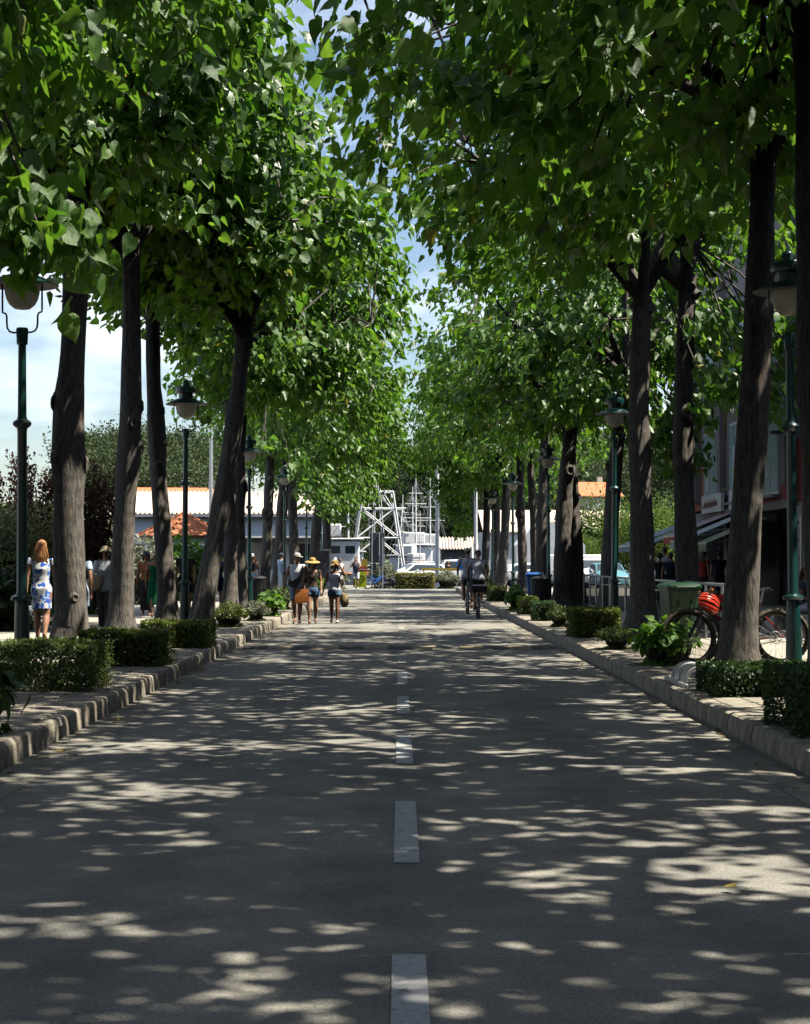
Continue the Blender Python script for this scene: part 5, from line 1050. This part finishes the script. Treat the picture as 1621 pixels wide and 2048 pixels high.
fl = thing('floodlight_mast', 'tall thin floodlight mast above the long hall', 'mast', (LX(422, 108), 108, 0)); G().tube([(0, 0, 0), (0, 0, 11.2)], [.16, .09], 10).build('mast', STEEL, fl)
for k in range(3): G().box((-.6 + .45 * k, -.1, 11.0), (.38, .2, .22), ch=.03).build('floodlight', WHITE, fl)
G().tube([(-1.0, 0, 10.85), (.5, 0, 10.85)], .04, 6).build('crossbar', STEEL, fl)

# ------------------------------------------------------------------ road end: signs, poles, barrier
def pole(lb, px, d, h, r, m=STEEL, name='light_pole'):
    t = thing(name, lb, 'pole', (LX(px, d), d, 0)); G().tube([(0, 0, 0), (0, 0, h)], [r, r * .7], 12).build('shaft', m, t); G().lathe([(r * 1.9, 0), (r * 1.9, .12), (r * 1.1, .3)], 12).build('base', m, t); return t
PALE = mat('pale_pole', (.62, .63, .64), .5, .08, 2)
pa = pole('pale grey light pole standing behind the hedge at the road end', 875, 98.5, 9.5, .13, PALE)
pb = pole('white light pole behind the left cyclist', 952, 98, 9.0, .12, PALE); pc = pole('white pole just left of the one behind the cyclist', 944, 98.6, 2.4, .14, WHITE, 'pole')
for p_ in (pa, pb): G().tube([(0, 0, 9), (.5, 0, 9.5), (1.4, 0, 9.6)], .05, 7).build('arm', PALE, p_); G().box((1.7, 0, 9.58), (.6, .25, .12), ch=.04).build('lantern', STEEL, p_)
nb = thing('notice_board', 'tall dark notice board on posts at the road end', 'sign', (LX(755, 97), 97, 0)); SLATEP = mat('sign_back_slate', (.06, .075, .085), .5, .1, 2)
part('board', SLATEP, nb, (0, 0, 2.35), (.85, .06, 1.75), ch=.02); part('lower_board', SLATEP, nb, (-.25, .02, 1.25), (.35, .05, .4)); 
for sx in (-.3, .12): G().tube([(sx, -.06, 0), (sx, -.06, 3.2)], .03, 8).build('post', STEEL, nb)
gs = thing('small_sign', 'small grey sign back on a thin post beside the notice board', 'sign', (LX(766, 95), 95, 0)); part('board', mat('sign_back_grey', (.25, .28, .31), .5), gs, (-.05, .02, 1.6), (.36, .03, .66), ch=.01); G().tube([(0, 0, 0), (0, 0, 2.9)], .025, 8).build('post', STEEL, gs)
ys = thing('bicycle_hire_sign', 'yellow green and red bicycle hire sign board', 'sign', (LX(722, 94.8), 94.8, 0)); 
part('panel', mat('lime_panel', (.50, .55, .02), .5), ys, (0, 0, .55), (.62, .06, .9)); part('header', mat('sign_red', (.45, .02, .02), .5), ys, (0, 0, 1.12), (.62, .06, .24)); G().torus((.05, -.035, .6), .17, .018, 24, 5, M=Matrix.Rotation(R(90), 3, 'X')).build('wheel_symbol', BLACK, ys)
for sx in (-.28, .28): G().box((sx, 0, .06), (.05, .3, .12)).build('foot', DARKM, ys)
txc = bpy.data.curves.new('lettering', 'FONT'); txc.body = 'a bike'; txc.size = .17; txc.extrude = .004; txc.align_x = 'CENTER'
tx = bpy.data.objects.new('tmp', txc); COL.objects.link(tx); dg = bpy.context.evaluated_depsgraph_get(); tm = bpy.data.meshes.new_from_object(tx.evaluated_get(dg)); bpy.data.objects.remove(tx); tm.materials.clear(); tm.materials.append(WHITE)
link('lettering', tm, ys, (.05, -.036, 1.07), (R(90), 0, 0))
os_ = thing('menu_sign', 'small ochre sign board beside the photographing man', 'sign', (LX(729, 98.5), 98.5, 0)); part('board', mat('ochre_sign', (.38, .25, .03), .6), os_, (0, 0, 1.45), (.36, .04, .5)); G().tube([(0, .04, 0), (0, .04, 1.7)], .025, 7).build('post', STEEL, os_)
bs = thing('road_sign', 'round blue direction sign behind the left cyclist', 'sign', (LX(924, 97), 97, 0)); G().lathe([(0, -.01), (.32, -.01), (.32, .01), (0, .01)], 26, c=(0, 0, 1.42), M=Matrix.Rotation(R(90), 3, 'X')).build('disc', mat('sign_blue', (.02, .17, .55), .4), bs)
G().box((.02, -.02, 1.42), (.09, .012, .34), rot=Matrix.Rotation(R(-45), 3, 'Y')).build('arrow', WHITE, bs); G().tube([(0, .03, 0), (0, .03, 1.75)], .03, 8).build('post', STEEL, bs)
yb = thing('barrier', 'yellow barrier bar behind the hedge at the road end', 'barrier', (0, 97.6, 0)); YB = mat('barrier_yellow', (.62, .40, .02), .5); G().box((LX(882, 97.6), 0, 1.12), (2.2, .06, .10)).build('bar', YB, yb)
for px in (848, 915): G().box((LX(px, 97.6), .05, .55), (.07, .07, 1.1)).build('post', STEEL, yb)
hut = thing('tiled_hut', 'low dark hut with a pale tiled roof on the quay', 'hut', (LX(915, 112), 109.5, 0)); part('wall', mat('dark_boards', (.07, .075, .08), .8, .5, 4), hut, (0, 1.5, 1.2), (2.2, 3, 2.4)); hr_ = G().prism([(-.5, 2.35), (.6, 3.1), (2.4, 3.1), (3.5, 2.35)], 'x', -1.25, 1.25).build('roof', PALETILE, hut, smooth=False)
hrt = G().tube([(0, -.5, 2.38), (0, .6, 3.13)], .06, 6).mesh('tile_row', PALETILE)
for k in range(13): link('tile_row', hrt, hr_, (-1.2 + .2 * k, 0, 0))
for k in range(10): part('goods', mat('goods%d' % (k % 4), [(.4, .4, .38), (.45, .3, .05), (.1, .2, .3), (.5, .48, .45)][k % 4]), hut, (-.95 + k * .21, -.04, 1.2 + .3 * (k % 3)), (.17, .06, .18))

# ------------------------------------------------------------------ cars
def car(lb, loc, rz, col, kind='hatch', group='cars parked at the harbour'):
    t = thing('parked_car' if kind != 'van' else 'parked_van', lb, 'car' if kind != 'van' else 'van', loc, rz, group); pm = mat('car_' + col[0], col[1], .25, .03, 2, spec=.6)
    L_ = 4.1 if kind != 'van' else 4.9; h = {'hatch': 1.47, 'suv': 1.68, 'van': 1.95}[kind]; hw = .87 if kind != 'van' else .95
    if kind == 'van': st = [(-.5, .35, .95, h, .9), (-.48, .3, 1.0, h, .97), (.25, .3, 1.0, h, .97), (.33, .3, 1.02, 1.12, .96), (.47, .33, .95, .98, .92), (.5, .38, .75, .76, .85)]
    else: st = [(-.5, .40, .85, .87, .86), (-.47, .3, .95, 1.0, .95), (-.40, .28, .98, h * .93, .97), (-.15, .28, .98, h, 1), (.08, .28, .98, h * .98, 1), (.24, .28, .96, 1.0, .99), (.40, .3, .9, .92, .96), (.48, .32, .75, .76, .88), (.5, .38, .6, .62, .8)]
    rings = []
    for fx, zb, zw, zt, wf in st:
        x = fx * L_; w = hw * wf; tw = w * (.80 if zt > zw + .1 else .93)
        half = [(0, zb), (w * .85, zb), (w, zb + .16), (w, (zb + zw) / 2 + .1), (w * .97, zw), (tw + (.0), zt - .05), (tw * .86, zt), (0, zt + .015)]
        rings.append([(x, y, z) for y, z in half] + [(x, -y, z) for y, z in half[-2:0:-1]])
    b = G().loft(rings).build('body', pm, t, ang=35)
    xs = (-.16, .05) if kind != 'van' else (.12,)
    for sy in (-1, 1):
        if kind == 'van': q = [(.10, 1.05), (.31, 1.05), (.25, 1.72), (.10, 1.75)]
        else: q = [(-.40, 1.0), (.20, .99), (.07, h - .10), (-.33, h - .14)]
        g = G(); inner = hw * .965; topw = hw * .80
        pts = [(fx * L_, sy * (np.interp(z, [.95, h - .05], [inner, topw]) + .012), z) for fx, z in q]
        g.add(pts + [(p[0], p[1] - sy * .02, p[2]) for p in pts], [(0, 1, 2, 3), (7, 6, 5, 4), (0, 4, 5, 1), (1, 5, 6, 2), (2, 6, 7, 3), (3, 7, 4, 0)]); g.build('side_window', GLASS, t, smooth=False)
        G().box((.06 * L_, sy * (hw + .08), 1.02), (.12, .16, .12), ch=.03).build('mirror', pm, t)
        for fx in (-.31, .31):
            w = G().torus((fx * L_, sy * (hw - .09), .31), .22, .095, 22, 8, M=Matrix.Rotation(R(90), 3, 'X')).build('wheel', RUBBER, t); G().lathe([(0, 0), (.16, .0), (.17, .02), (0, .03)], 16, c=(fx * L_, sy * (hw - .02), .31), M=Matrix.Rotation(R(-90 * sy), 3, 'X')).build('rim', STEEL, w)
        G().ball((.475 * L_, sy * hw * .62, .70), (.09, .17, .08), 10, 6).build('headlight', FROST, t); G().box((-.487 * L_, sy * hw * .72, .82), (.08, .2, .2), ch=.03).build('tail_light', mat('tail_red', (.5, .02, .02), .3), t)
    def screen(x0, z0, x1, z1, s):
        g = G(); w0, w1 = hw * .84, hw * .70; d = .015 * s
        g.add([(x0 * L_ + d, -w0, z0), (x0 * L_ + d, w0, z0), (x1 * L_ + d, w1, z1), (x1 * L_ + d, -w1, z1)], [(0, 1, 2, 3)]); k = [(p[0] - .03 * s, p[1], p[2]) for p in g.v[:4]]; g.add(k, [(0, 1, 2, 3)]); return g
    if kind == 'van': screen(.325, 1.14, .255, h - .1, 1).build('windscreen', GLASS, t, smooth=False)
    else: screen(.225, 1.03, .095, h - .05, 1).build('windscreen', GLASS, t, smooth=False); screen(-.465, 1.03, -.405, h - .17, -1).build('rear_window', GLASS, t, smooth=False)
    G().box((.5 * L_, 0, .45), (.03, .5, .11)).build('number_plate', WHITE, t)
    return t
WC = ('white', (.75, .75, .75)); SC = ('silver', (.42, .44, .47)); TC = ('teal', (.10, .25, .28)); DC = ('dark', (.03, .03, .04))
car('white car parked right behind the grey grasses at the road end', (LX(832, 103), 103, 0), R(200), WC, 'hatch')
car('white van parked left of the hut at the road end', (LX(900, 105.5), 105.5, 0), R(185), WC, 'suv')
car('dark green car parked behind the white van', (LX(870, 108), 107.4, 0), R(5), TC, 'hatch')
car('white car seen between the right trunks beside the railing', (LX(1183, 92), 92, 0.0), R(-80), WC, 'suv')
car('white van with a long bonnet behind the right trunks', (LX(1120, 100), 100, 0), R(170), WC, 'van')
car('teal car right of the white car behind the railing', (LX(1215, 90.5), 90.5, 0), R(-85), TC, 'hatch')
car('silver car parked beyond the group at the railing', (LX(1318, 89.5), 89.5, 0), R(100), SC, 'hatch')
car('silver car parked left of the shops', (LX(1360, 96), 96, 0), R(175), SC, 'hatch')
car('white car parked behind the far right trunks', (LX(1075, 101), 103, 0), R(10), WC, 'hatch')
mq = thing('marquee', 'white marquee roof behind the right trunks', 'marquee', (LX(1098, 109), 109.5, 0)); G().prism([(-2.2, 2.6), (-1.2, 3.7), (0, 4.1), (1.2, 3.7), (2.2, 2.6), (2.2, .5), (-2.2, .5)], 'y', -2, 2).build('canvas', WHITE, mq, smooth=False)
for sx in (-2.1, 2.1):
    for sy in (-1.9, 1.9): G().tube([(sx, sy, 0), (sx, sy, 2.5)], .05, 7).build('pole', STEEL, mq)

# ------------------------------------------------------------------ boats in the harbour
def trawler(lb, loc, rz, L_=14.0, hullm=WHITE, s=1.0, gantry=True):
    t = thing('fishing_boat', lb, 'boat', loc, rz, 'fishing boats in the harbour'); rings = []
    for q in np.linspace(0, 1, 9):
        w = 2.1 * (1 - max(0, (q - .55) / .45) ** 2.2) * (.88 + .12 * min(1, q * 5)); sh = 1.35 + .9 * max(0, q - .45) ** 1.5 * 2.2; x = (q - .5) * L_
        half = [(0, -.5), (w * .5, -.45), (w * .85, 0), (w * .97, sh * .6), (w * 1.0, sh), (w * .93, sh), (w * .9, sh - .5), (0, sh - .5)]
        rings.append([(x, y, z) for y, z in half] + [(x, -y, z) for y, z in half[-2:0:-1]])
    G().loft(rings).build('hull', hullm, t, ang=50)
    st = mat('boat_orange', (.62, .16, .03), .5)
    for sy in (-1, 1): G().tube([((q - .5) * L_, sy * (2.13 * (1 - max(0, (q - .55) / .45) ** 2.2) * (.88 + .12 * min(1, q * 5)) + .02), 1.35 + .9 * max(0, q - .45) ** 1.5 * 2.2) for q in np.linspace(0, 1, 12)], .07, 6).build('rubbing_strake', st, t)
    wh = G().box((2.2, 0, 2.5), (3.6, 2.6, 2.7), ch=.12).build('wheelhouse', WHITE, t, smooth=False); G().box((2.2, 0, 3.92), (4.1, 3.0, .12), ch=.03).build('wheelhouse_roof', WHITE, wh, smooth=False); G().box((2.6, 0, 4.5), (1.8, 1.8, 1.0), ch=.1).build('upper_cabin', WHITE, wh, smooth=False)
    for sy in (-1, 1):
        for k in range(3): G().box((1.1 + k * 1.05, sy * 1.305, 3.15), (.7, .03, .55), ch=.01).build('window', GLASS, wh, smooth=False)
    for k in range(3): G().box((4.01, -.8 + .8 * k, 3.15), (.03, .6, .55)).build('window', GLASS, wh, smooth=False)
    if gantry:
        def truss(y):
            g = G(); T_ = lambda p, q, r: g.tube([(p[0], y, p[1]), (q[0], y, q[1])], r, 7)
            T_((-2.9, 1.0), (-1.95, 7.3), .075); T_((1.1, 1.0), (.15, 7.3), .075); T_((-1.3, 4.0), (-1.0, 7.9), .035); T_((-.6, 4.0), (-.75, 7.9), .035)
            for z, e in ((7.3, .05), (6.1, .75), (4.0, .1)): k = (z - 1) / 6.3; T_((-2.9 + .95 * k - e, z), (1.1 - .95 * k + e, z), .055)
            T_((-2.4, 4.0), (.25, 6.1), .045); T_((.6, 4.0), (-2.1, 6.1), .045); T_((-1.95, 6.1), (-1.2, 7.3), .04); T_((.2, 6.1), (-.5, 7.3), .04); T_((-2.6, 2.6), (-.9, 4.0), .04); T_((.9, 2.6), (-.9, 4.0), .04); g.build('gantry_frame', WHITE, t)
        truss(-1.2); truss(1.2)
        for (x_, z_) in ((-1.95, 7.3), (.15, 7.3), (-2.15, 6.1), (.35, 6.1), (-2.45, 4.0), (.65, 4.0)): G().tube([(x_, -1.2, z_), (x_, 1.2, z_)], .07, 7).build('gantry_beam', WHITE, t)
        ld = G().tube([(-.9, -1.3, 1.0), (-.7, -1.2, 7.2)], .03, 5); ld.tube([(-.5, -1.3, 1.0), (-.3, -1.2, 7.2)], .03, 5)
        for k in range(18): ld.tube([(-.9 + .011 * k, -1.3, 1.2 + .33 * k), (-.5 + .011 * k, -1.3, 1.2 + .33 * k)], .018, 5)
        ld.build('ladder', WHITE, t); G().torus((-3.9, 0, 1.7), .36, .24, 18, 8, M=Matrix.Rotation(R(90), 3, 'X')).build('net_drum', mat('net_rust', (.35, .09, .05), .9, .4, 8), t)
    m = G().tube([(1.2, 0, 3.9), (1.2, 0, 10.2)], [.09, .03], 8); mm = m.build('mast', WHITE, t)
    for z, w in ((6.2, 1.3), (7.4, .9), (8.3, .6)): G().tube([(1.2, -w, z), (1.2, w, z)], .03, 6).build('spreader', WHITE, mm); G().tube([(1.2 - w, 0, z + .15), (1.2 + w, 0, z + .15)], .03, 6).build('spreader', WHITE, mm)
    rg = G()
    for e in ((6.6, 0, 2.6), (-1.9, 1.2, 7.3), (-1.9, -1.2, 7.3), (-6.5, 1.5, 1.6), (-6.5, -1.5, 1.6), (0, 2.0, 1.6), (0, -2.0, 1.6)): rg.tube([(1.2, 0, 9.3), e], .009, 4)
    rg.build('rigging', STEEL, t)
    for k in range(5): G().ball((-5.8 + .5 * k, -1.7, 1.25), (.22, .22, .28), 10, 7).build('fender', [st, WHITE, mat('buoy_blue', (.03, .2, .5), .5)][k % 3], t)
    for sy in (-1, 1):
        for z in (1.75, 2.1): G().tube([(4.2, sy * 1.6, z + .4), (6.5, sy * .5, z + .9)], .025, 5).build('bow_rail', WHITE, t)
    t.scale = (s, s, s); return t
trawler('white fishing boat with a tall white gantry, nearest at the quay', (LX(730, 121), 121, -.75), R(184), 13.5)
trawler('white fishing boat with a mast behind the gantry boat', (LX(838, 133), 135, -.8), R(100), 12, WHITE, .95, False)
trawler('blue and white fishing boat behind the notice board', (LX(800, 128), 129, -.9), R(75), 10.5, mat('hull_blue', (.04, .17, .38), .5), .75, False)
trawler('white boat with a low cabin between the masts', (LX(865, 140), 143, -.8), R(95), 12, WHITE, .95, False)
trawler('white boat with a thin mast behind the notice board', (LX(822, 150), 152, -.8), R(80), 11, WHITE, .9, False)
trawler('small white boat at the right of the moored boats', (LX(848, 126), 127, -.9), R(110), 9, WHITE, .62, False)
trawler('white boat left of the poster panel', (LX(640, 130), 131, -.8), R(10), 12, WHITE, .8, False)

# ------------------------------------------------------------------ hill, trees and houses behind the harbour
hg = G(); nx, ny = 70, 16; hv = []
def hill_z(x, y):
    k = min(1, max(0, (y - 185) / 170)); return -1.2 + 17 * k ** .8 * (1 + .18 * math.sin(x * .018 + 1) + .1 * math.sin(x * .05)) * (1.05 - .35 * math.exp(-((x + 55) / 45) ** 2) * .6)
for j in range(ny):
    for i in range(nx): x = -330 + 660 * i / (nx - 1); y = 183 + 190 * j / (ny - 1); hv.append((x, y, hill_z(x, y)))
hg.add(hv, [(j * nx + i, j * nx + i + 1, (j + 1) * nx + i + 1, (j + 1) * nx + i) for j in range(ny - 1) for i in range(nx - 1)])
struct(hg.build('hill', mat('hill_scrub', (.07, .09, .035), .95, .4, .15, .8, 1.5), ang=180))
def crown_mesh(kind, seed, m):
    r = np.random.default_rng(seed)
    if kind == 'umbrella': K = 34; C = norm_rows(r.normal(0, 1, (K, 3))) * (r.random((K, 1)) ** .4) * np.array([3.4, 3.4, 1.3]) + np.array([0, 0, 7.6]); cs = (.75, .75, .45)
    elif kind == 'cedar':
        K = 60; z = r.random(K) ** 1.2; a = r.random(K) * 6.28; rr_ = (1 - z) * 3.3 * (.5 + .5 * r.random(K)) + .2; lay = np.round(z * 8) / 8
        C = np.stack([np.cos(a) * rr_, np.sin(a) * rr_, 1.6 + lay * 8.2], 1); cs = (.7, .7, .22)
    else: K = 46; C = norm_rows(r.normal(0, 1, (K, 3))) * (r.random((K, 1)) ** .35) * np.array([2.9, 2.9, 3.2]) + np.array([0, 0, 5.0]); cs = (.7, .7, .6)
    per = 230; n = K * per; cl = np.repeat(np.arange(K), per); off = r.normal(0, 1, (n, 3)) * np.array(cs); P = C[cl] + off
    out = norm_rows(off + np.array([0, 0, .2])); me = leaf_mesh('crown', P, out * .6 + r.normal(0, .6, (n, 3)), out + r.normal(0, .4, (n, 3)) + np.array([0, 0, .3]), r.uniform(.13, .30, n), m, OVAL_V, OVAL_F)
    g = G(); h = C[:, 2].max(); g.tube([(0, 0, -.3), (.15, .1, h * .35), (-.1, 0, h * .65), (0, 0, h * .92)], [.30, .24, .17, .05], 8)
    for c in C[:: 3]: g.tube([(0, 0, min(c[2] * .8, h * .8)), tuple((c + np.array([0, 0, c[2] * .85])) / 2 * np.array([1, 1, 1])), tuple(c)], [.10, .06, .02], 5)
    return me, g.mesh('trunk', BARK)
KM = {('umbrella', 0): crown_mesh('umbrella', 1, PINE), ('umbrella', 1): crown_mesh('umbrella', 2, PINE), ('cedar', 0): crown_mesh('cedar', 3, HILLL), ('cedar', 1): crown_mesh('cedar', 4, HILLL), ('round', 0): crown_mesh('round', 5, HILLL), ('round', 1): crown_mesh('round', 6, PINE), ('bright', 0): crown_mesh('round', 7, PINEB), ('purple', 0): crown_mesh('round', 8, PURPLE)}
def far_tree(kind, v, x, y, z, s, lb, cat='tree', grp=None, nm='pine_tree', sz=None):
    t = thing(nm, lb, cat, (x, y, z), random.uniform(0, 6.28), grp); c, k = KM[(kind, v)]
    stuff(link('crown', c, t)); link('trunk', k, t); t.scale = (s, s, sz or s); return t
# umbrella pines on the rise at the left
for i, (px, py, d, s) in enumerate(((205, 868, 150, 1.25), (255, 862, 156, 1.3), (318, 866, 150, 1.25), (360, 905, 145, 1.1), (300, 905, 142, 1.1), (230, 905, 140, 1.1), (415, 868, 165, 1.3), (180, 935, 138, 1.0), (395, 930, 140, 1.1), (275, 940, 138, 1.05), (340, 940, 136, 1.0), (440, 900, 150, 1.1))):
    h = 8.8 * s; far_tree('umbrella', i % 2, LX(px, d), d, HZ(py, d) - h, s, 'dark umbrella pine above the roof of the long hall', 'tree', 'umbrella pines behind the long hall', 'umbrella_pine')
struct(G().loft([[(-60 + 46 * math.cos(a) * k, 160 + 26 * math.sin(a) * k, z) for a in np.linspace(0, 2 * PI, 28, endpoint=False)] for k, z in ((1, -1), (.85, 1.2), (.6, 2.5), (.25, 3.2))]).build('rise', mat('rise_scrub', (.08, .095, .04), .95, .4, .15), ang=180))
rnd = random.Random(5)
n = 0
for j in range(5):
    for i in range(26):
        y = 200 + j * 22 + rnd.uniform(-8, 8); px = 560 + i * 36 + rnd.uniform(-14, 14); x = LX(px, y)
        if px > 1380 or 560 <= px < 660: continue
        kind = rnd.choice(['cedar', 'cedar', 'round', 'round', 'umbrella']); s = rnd.uniform(.85, 1.35)
        far_tree(kind, rnd.randint(0, 1), x, y, hill_z(x, y), s, 'dark green tree on the wooded hill behind the harbour', 'tree', 'trees on the wooded hill', 'hill_tree')
# bright round pines beyond the right trunks
for i, (px, py, d, s, lb) in enumerate(((1205, 975, 118, .95, 'bright green rounded pine between the second and third right lamp posts'), (1318, 985, 110, .80, 'bright green rounded pine left of the shops'), (1292, 1000, 114, .75, 'bright green pine just left of the one beside the shops'), (1350, 1000, 116, .8, 'bright green pine behind the trunk beside the green bin'), (1172, 1060, 112, .42, 'small round green shrub tree behind the railing'))):
    far_tree('bright', 0, LX(px, d), d, HZ(py, d) - 8.6 * s, s, lb, 'tree', None, 'round_pine')
# purple-leaved trees at the left
def purple(lb, x, y, h, w, seed):
    r = np.random.default_rng(seed); t = thing('purple_tree', lb, 'tree', (x, y, PV)); n = 9000
    P = []; M = []; N = []; g = G()
    for k in range(38):
        a = r.random() * 6.28; e = np.array([math.cos(a) * w * .5 * r.random() ** .5, math.sin(a) * w * .4 * r.random() ** .5, h * (.55 + .45 * r.random())]); s0 = np.array([e[0] * .2, e[1] * .2, .1])
        g.tube([s0, (s0 + e) / 2 + r.normal(0, .08, 3), e], [.03, .018, .006], 5)
        m = n // 38; q = .12 + .88 * r.random(m); P.append(s0 + (e - s0) * q[:, None] + r.normal(0, .16, (m, 3)) * (1.25 - q[:, None] * .8)); d = (e - s0) / np.linalg.norm(e - s0); M.append(d * .8 + r.normal(0, .6, (m, 3)))
    P = np.vstack(P); M = np.vstack(M); N = r.normal(0, .6, M.shape) + np.array([0, 0, .6])
    stuff(link('crown', leaf_mesh('crown', P, M, N, r.uniform(.07, .13, len(P)), PURPLE, OVAL_V, OVAL_F), t)); g.build('stems', BARK, t)
purple('dark purple-leaved tree at the left edge behind the nearest lamp post', -10.2, 42, 3.9, 3.4, 1); purple('purple-leaved tree with upright shoots left of the thick trunk', -9.2, 43.5, 4.15, 2.2, 2); purple('purple-leaved tree between the two nearest left trunks', -7.9, 43, 3.9, 2.0, 3); purple('purple-leaved tree at the far left edge of the picture', -11.6, 44, 3.9, 2.6, 4)
# houses
def house(lb, x, y, z, w, d, h, rz=0, wall=None, roof=TILE):
    t = thing('house', lb, 'house', (x, y, z), rz); wall = wall or mat('cream_wall', (.55, .47, .36), .9, .08, 1)
    part('wall', wall, t, (0, 0, h / 2), (w, d, h)); r_ = G().prism([(-d / 2 - .3, h), (0, h + d * .28), (d / 2 + .3, h), (d / 2 + .3, h - .12), (0, h + d * .28 - .14), (-d / 2 - .3, h - .12)], 'x', -w / 2 - .3, w / 2 + .3).build('roof', roof, t, smooth=False)
    G().box((w * .25, d * .1, h + d * .28), (.6, .5, 1.2)).build('chimney', wall, r_, smooth=False)
    for k in range(max(2, int(w / 2.2))):
        for zz in ([h * .3, h * .72] if h > 4 else [h * .55]):
            f = part('window', WHITE, t, (-w / 2 + 1.1 + k * 2.2, -d / 2 - .02, zz), (1.0, .08, 1.3)); part('pane', GLASS, f, (-w / 2 + 1.1 + k * 2.2, -d / 2 - .07, zz), (.8, .03, 1.1))
house('house with terracotta roof above the long hall', LX(335, 130), 130, HZ(985, 130) - 4.9, 5.5, 6, 3.6, R(8)); house('small house with terracotta roof left of the leaning tree', LX(400, 128), 129, HZ(985, 128) - 4.6, 3, 5, 3.5, R(-10))
house('house with orange roof on the hill right of the litter bin', LX(1185, 190), 190, HZ(985, 190) - 5.5, 4.5, 6, 5.0, R(15)); house('low pale quay house behind the right trunks', LX(1120, 150), 150, HZ(1060, 150) - 4.2, 14, 7, 4.0, R(4), WHITEW, PALETILE)

# beyond the frame: unseen house and trees added to block the sky and deepen the shade
addh = thing('added_house', 'unseen two storey grey house added on the right to block low sky', 'house', (11.6, -26, PV)); part('wall', WALLG, addh, (3.5, 27, 4.0), (7, 54, 8.0)); G().prism([(-.3, 8.0), (3.5, 9.2), (7.3, 8.0), (7.3, 7.85), (-.3, 7.85)], 'y', 0, 54).build('roof', TILE, addh, smooth=False)
for k in range(12):
    for z in (2.0, 5.6): f = part('window', WHITE, addh, (-.03, 2.5 + k * 4.4, z), (.1, 1.3, 1.9)); part('pane', GLASS, f, (-.09, 2.5 + k * 4.4, z), (.03, 1.1, 1.7))
for i, (x, y, s_) in enumerate(((-12.5, 24, 1.35), (-13, 15, 1.4), (-12.5, 6, 1.35), (-12, -3, 1.4), (-11.5, -12, 1.35), (-6, -24, 1.5), (5.5, -24, 1.5), (0, -38, 1.7))):
    far_tree('round', i % 2, x, y, PV, s_, 'unseen dense tree added outside the left edge to block the sky' if x < -7 else 'unseen dense tree added behind the viewpoint to block the sky', 'tree', 'unseen trees added to block the sky', 'added_tree')  # unseen trees added to keep low sky light off the road
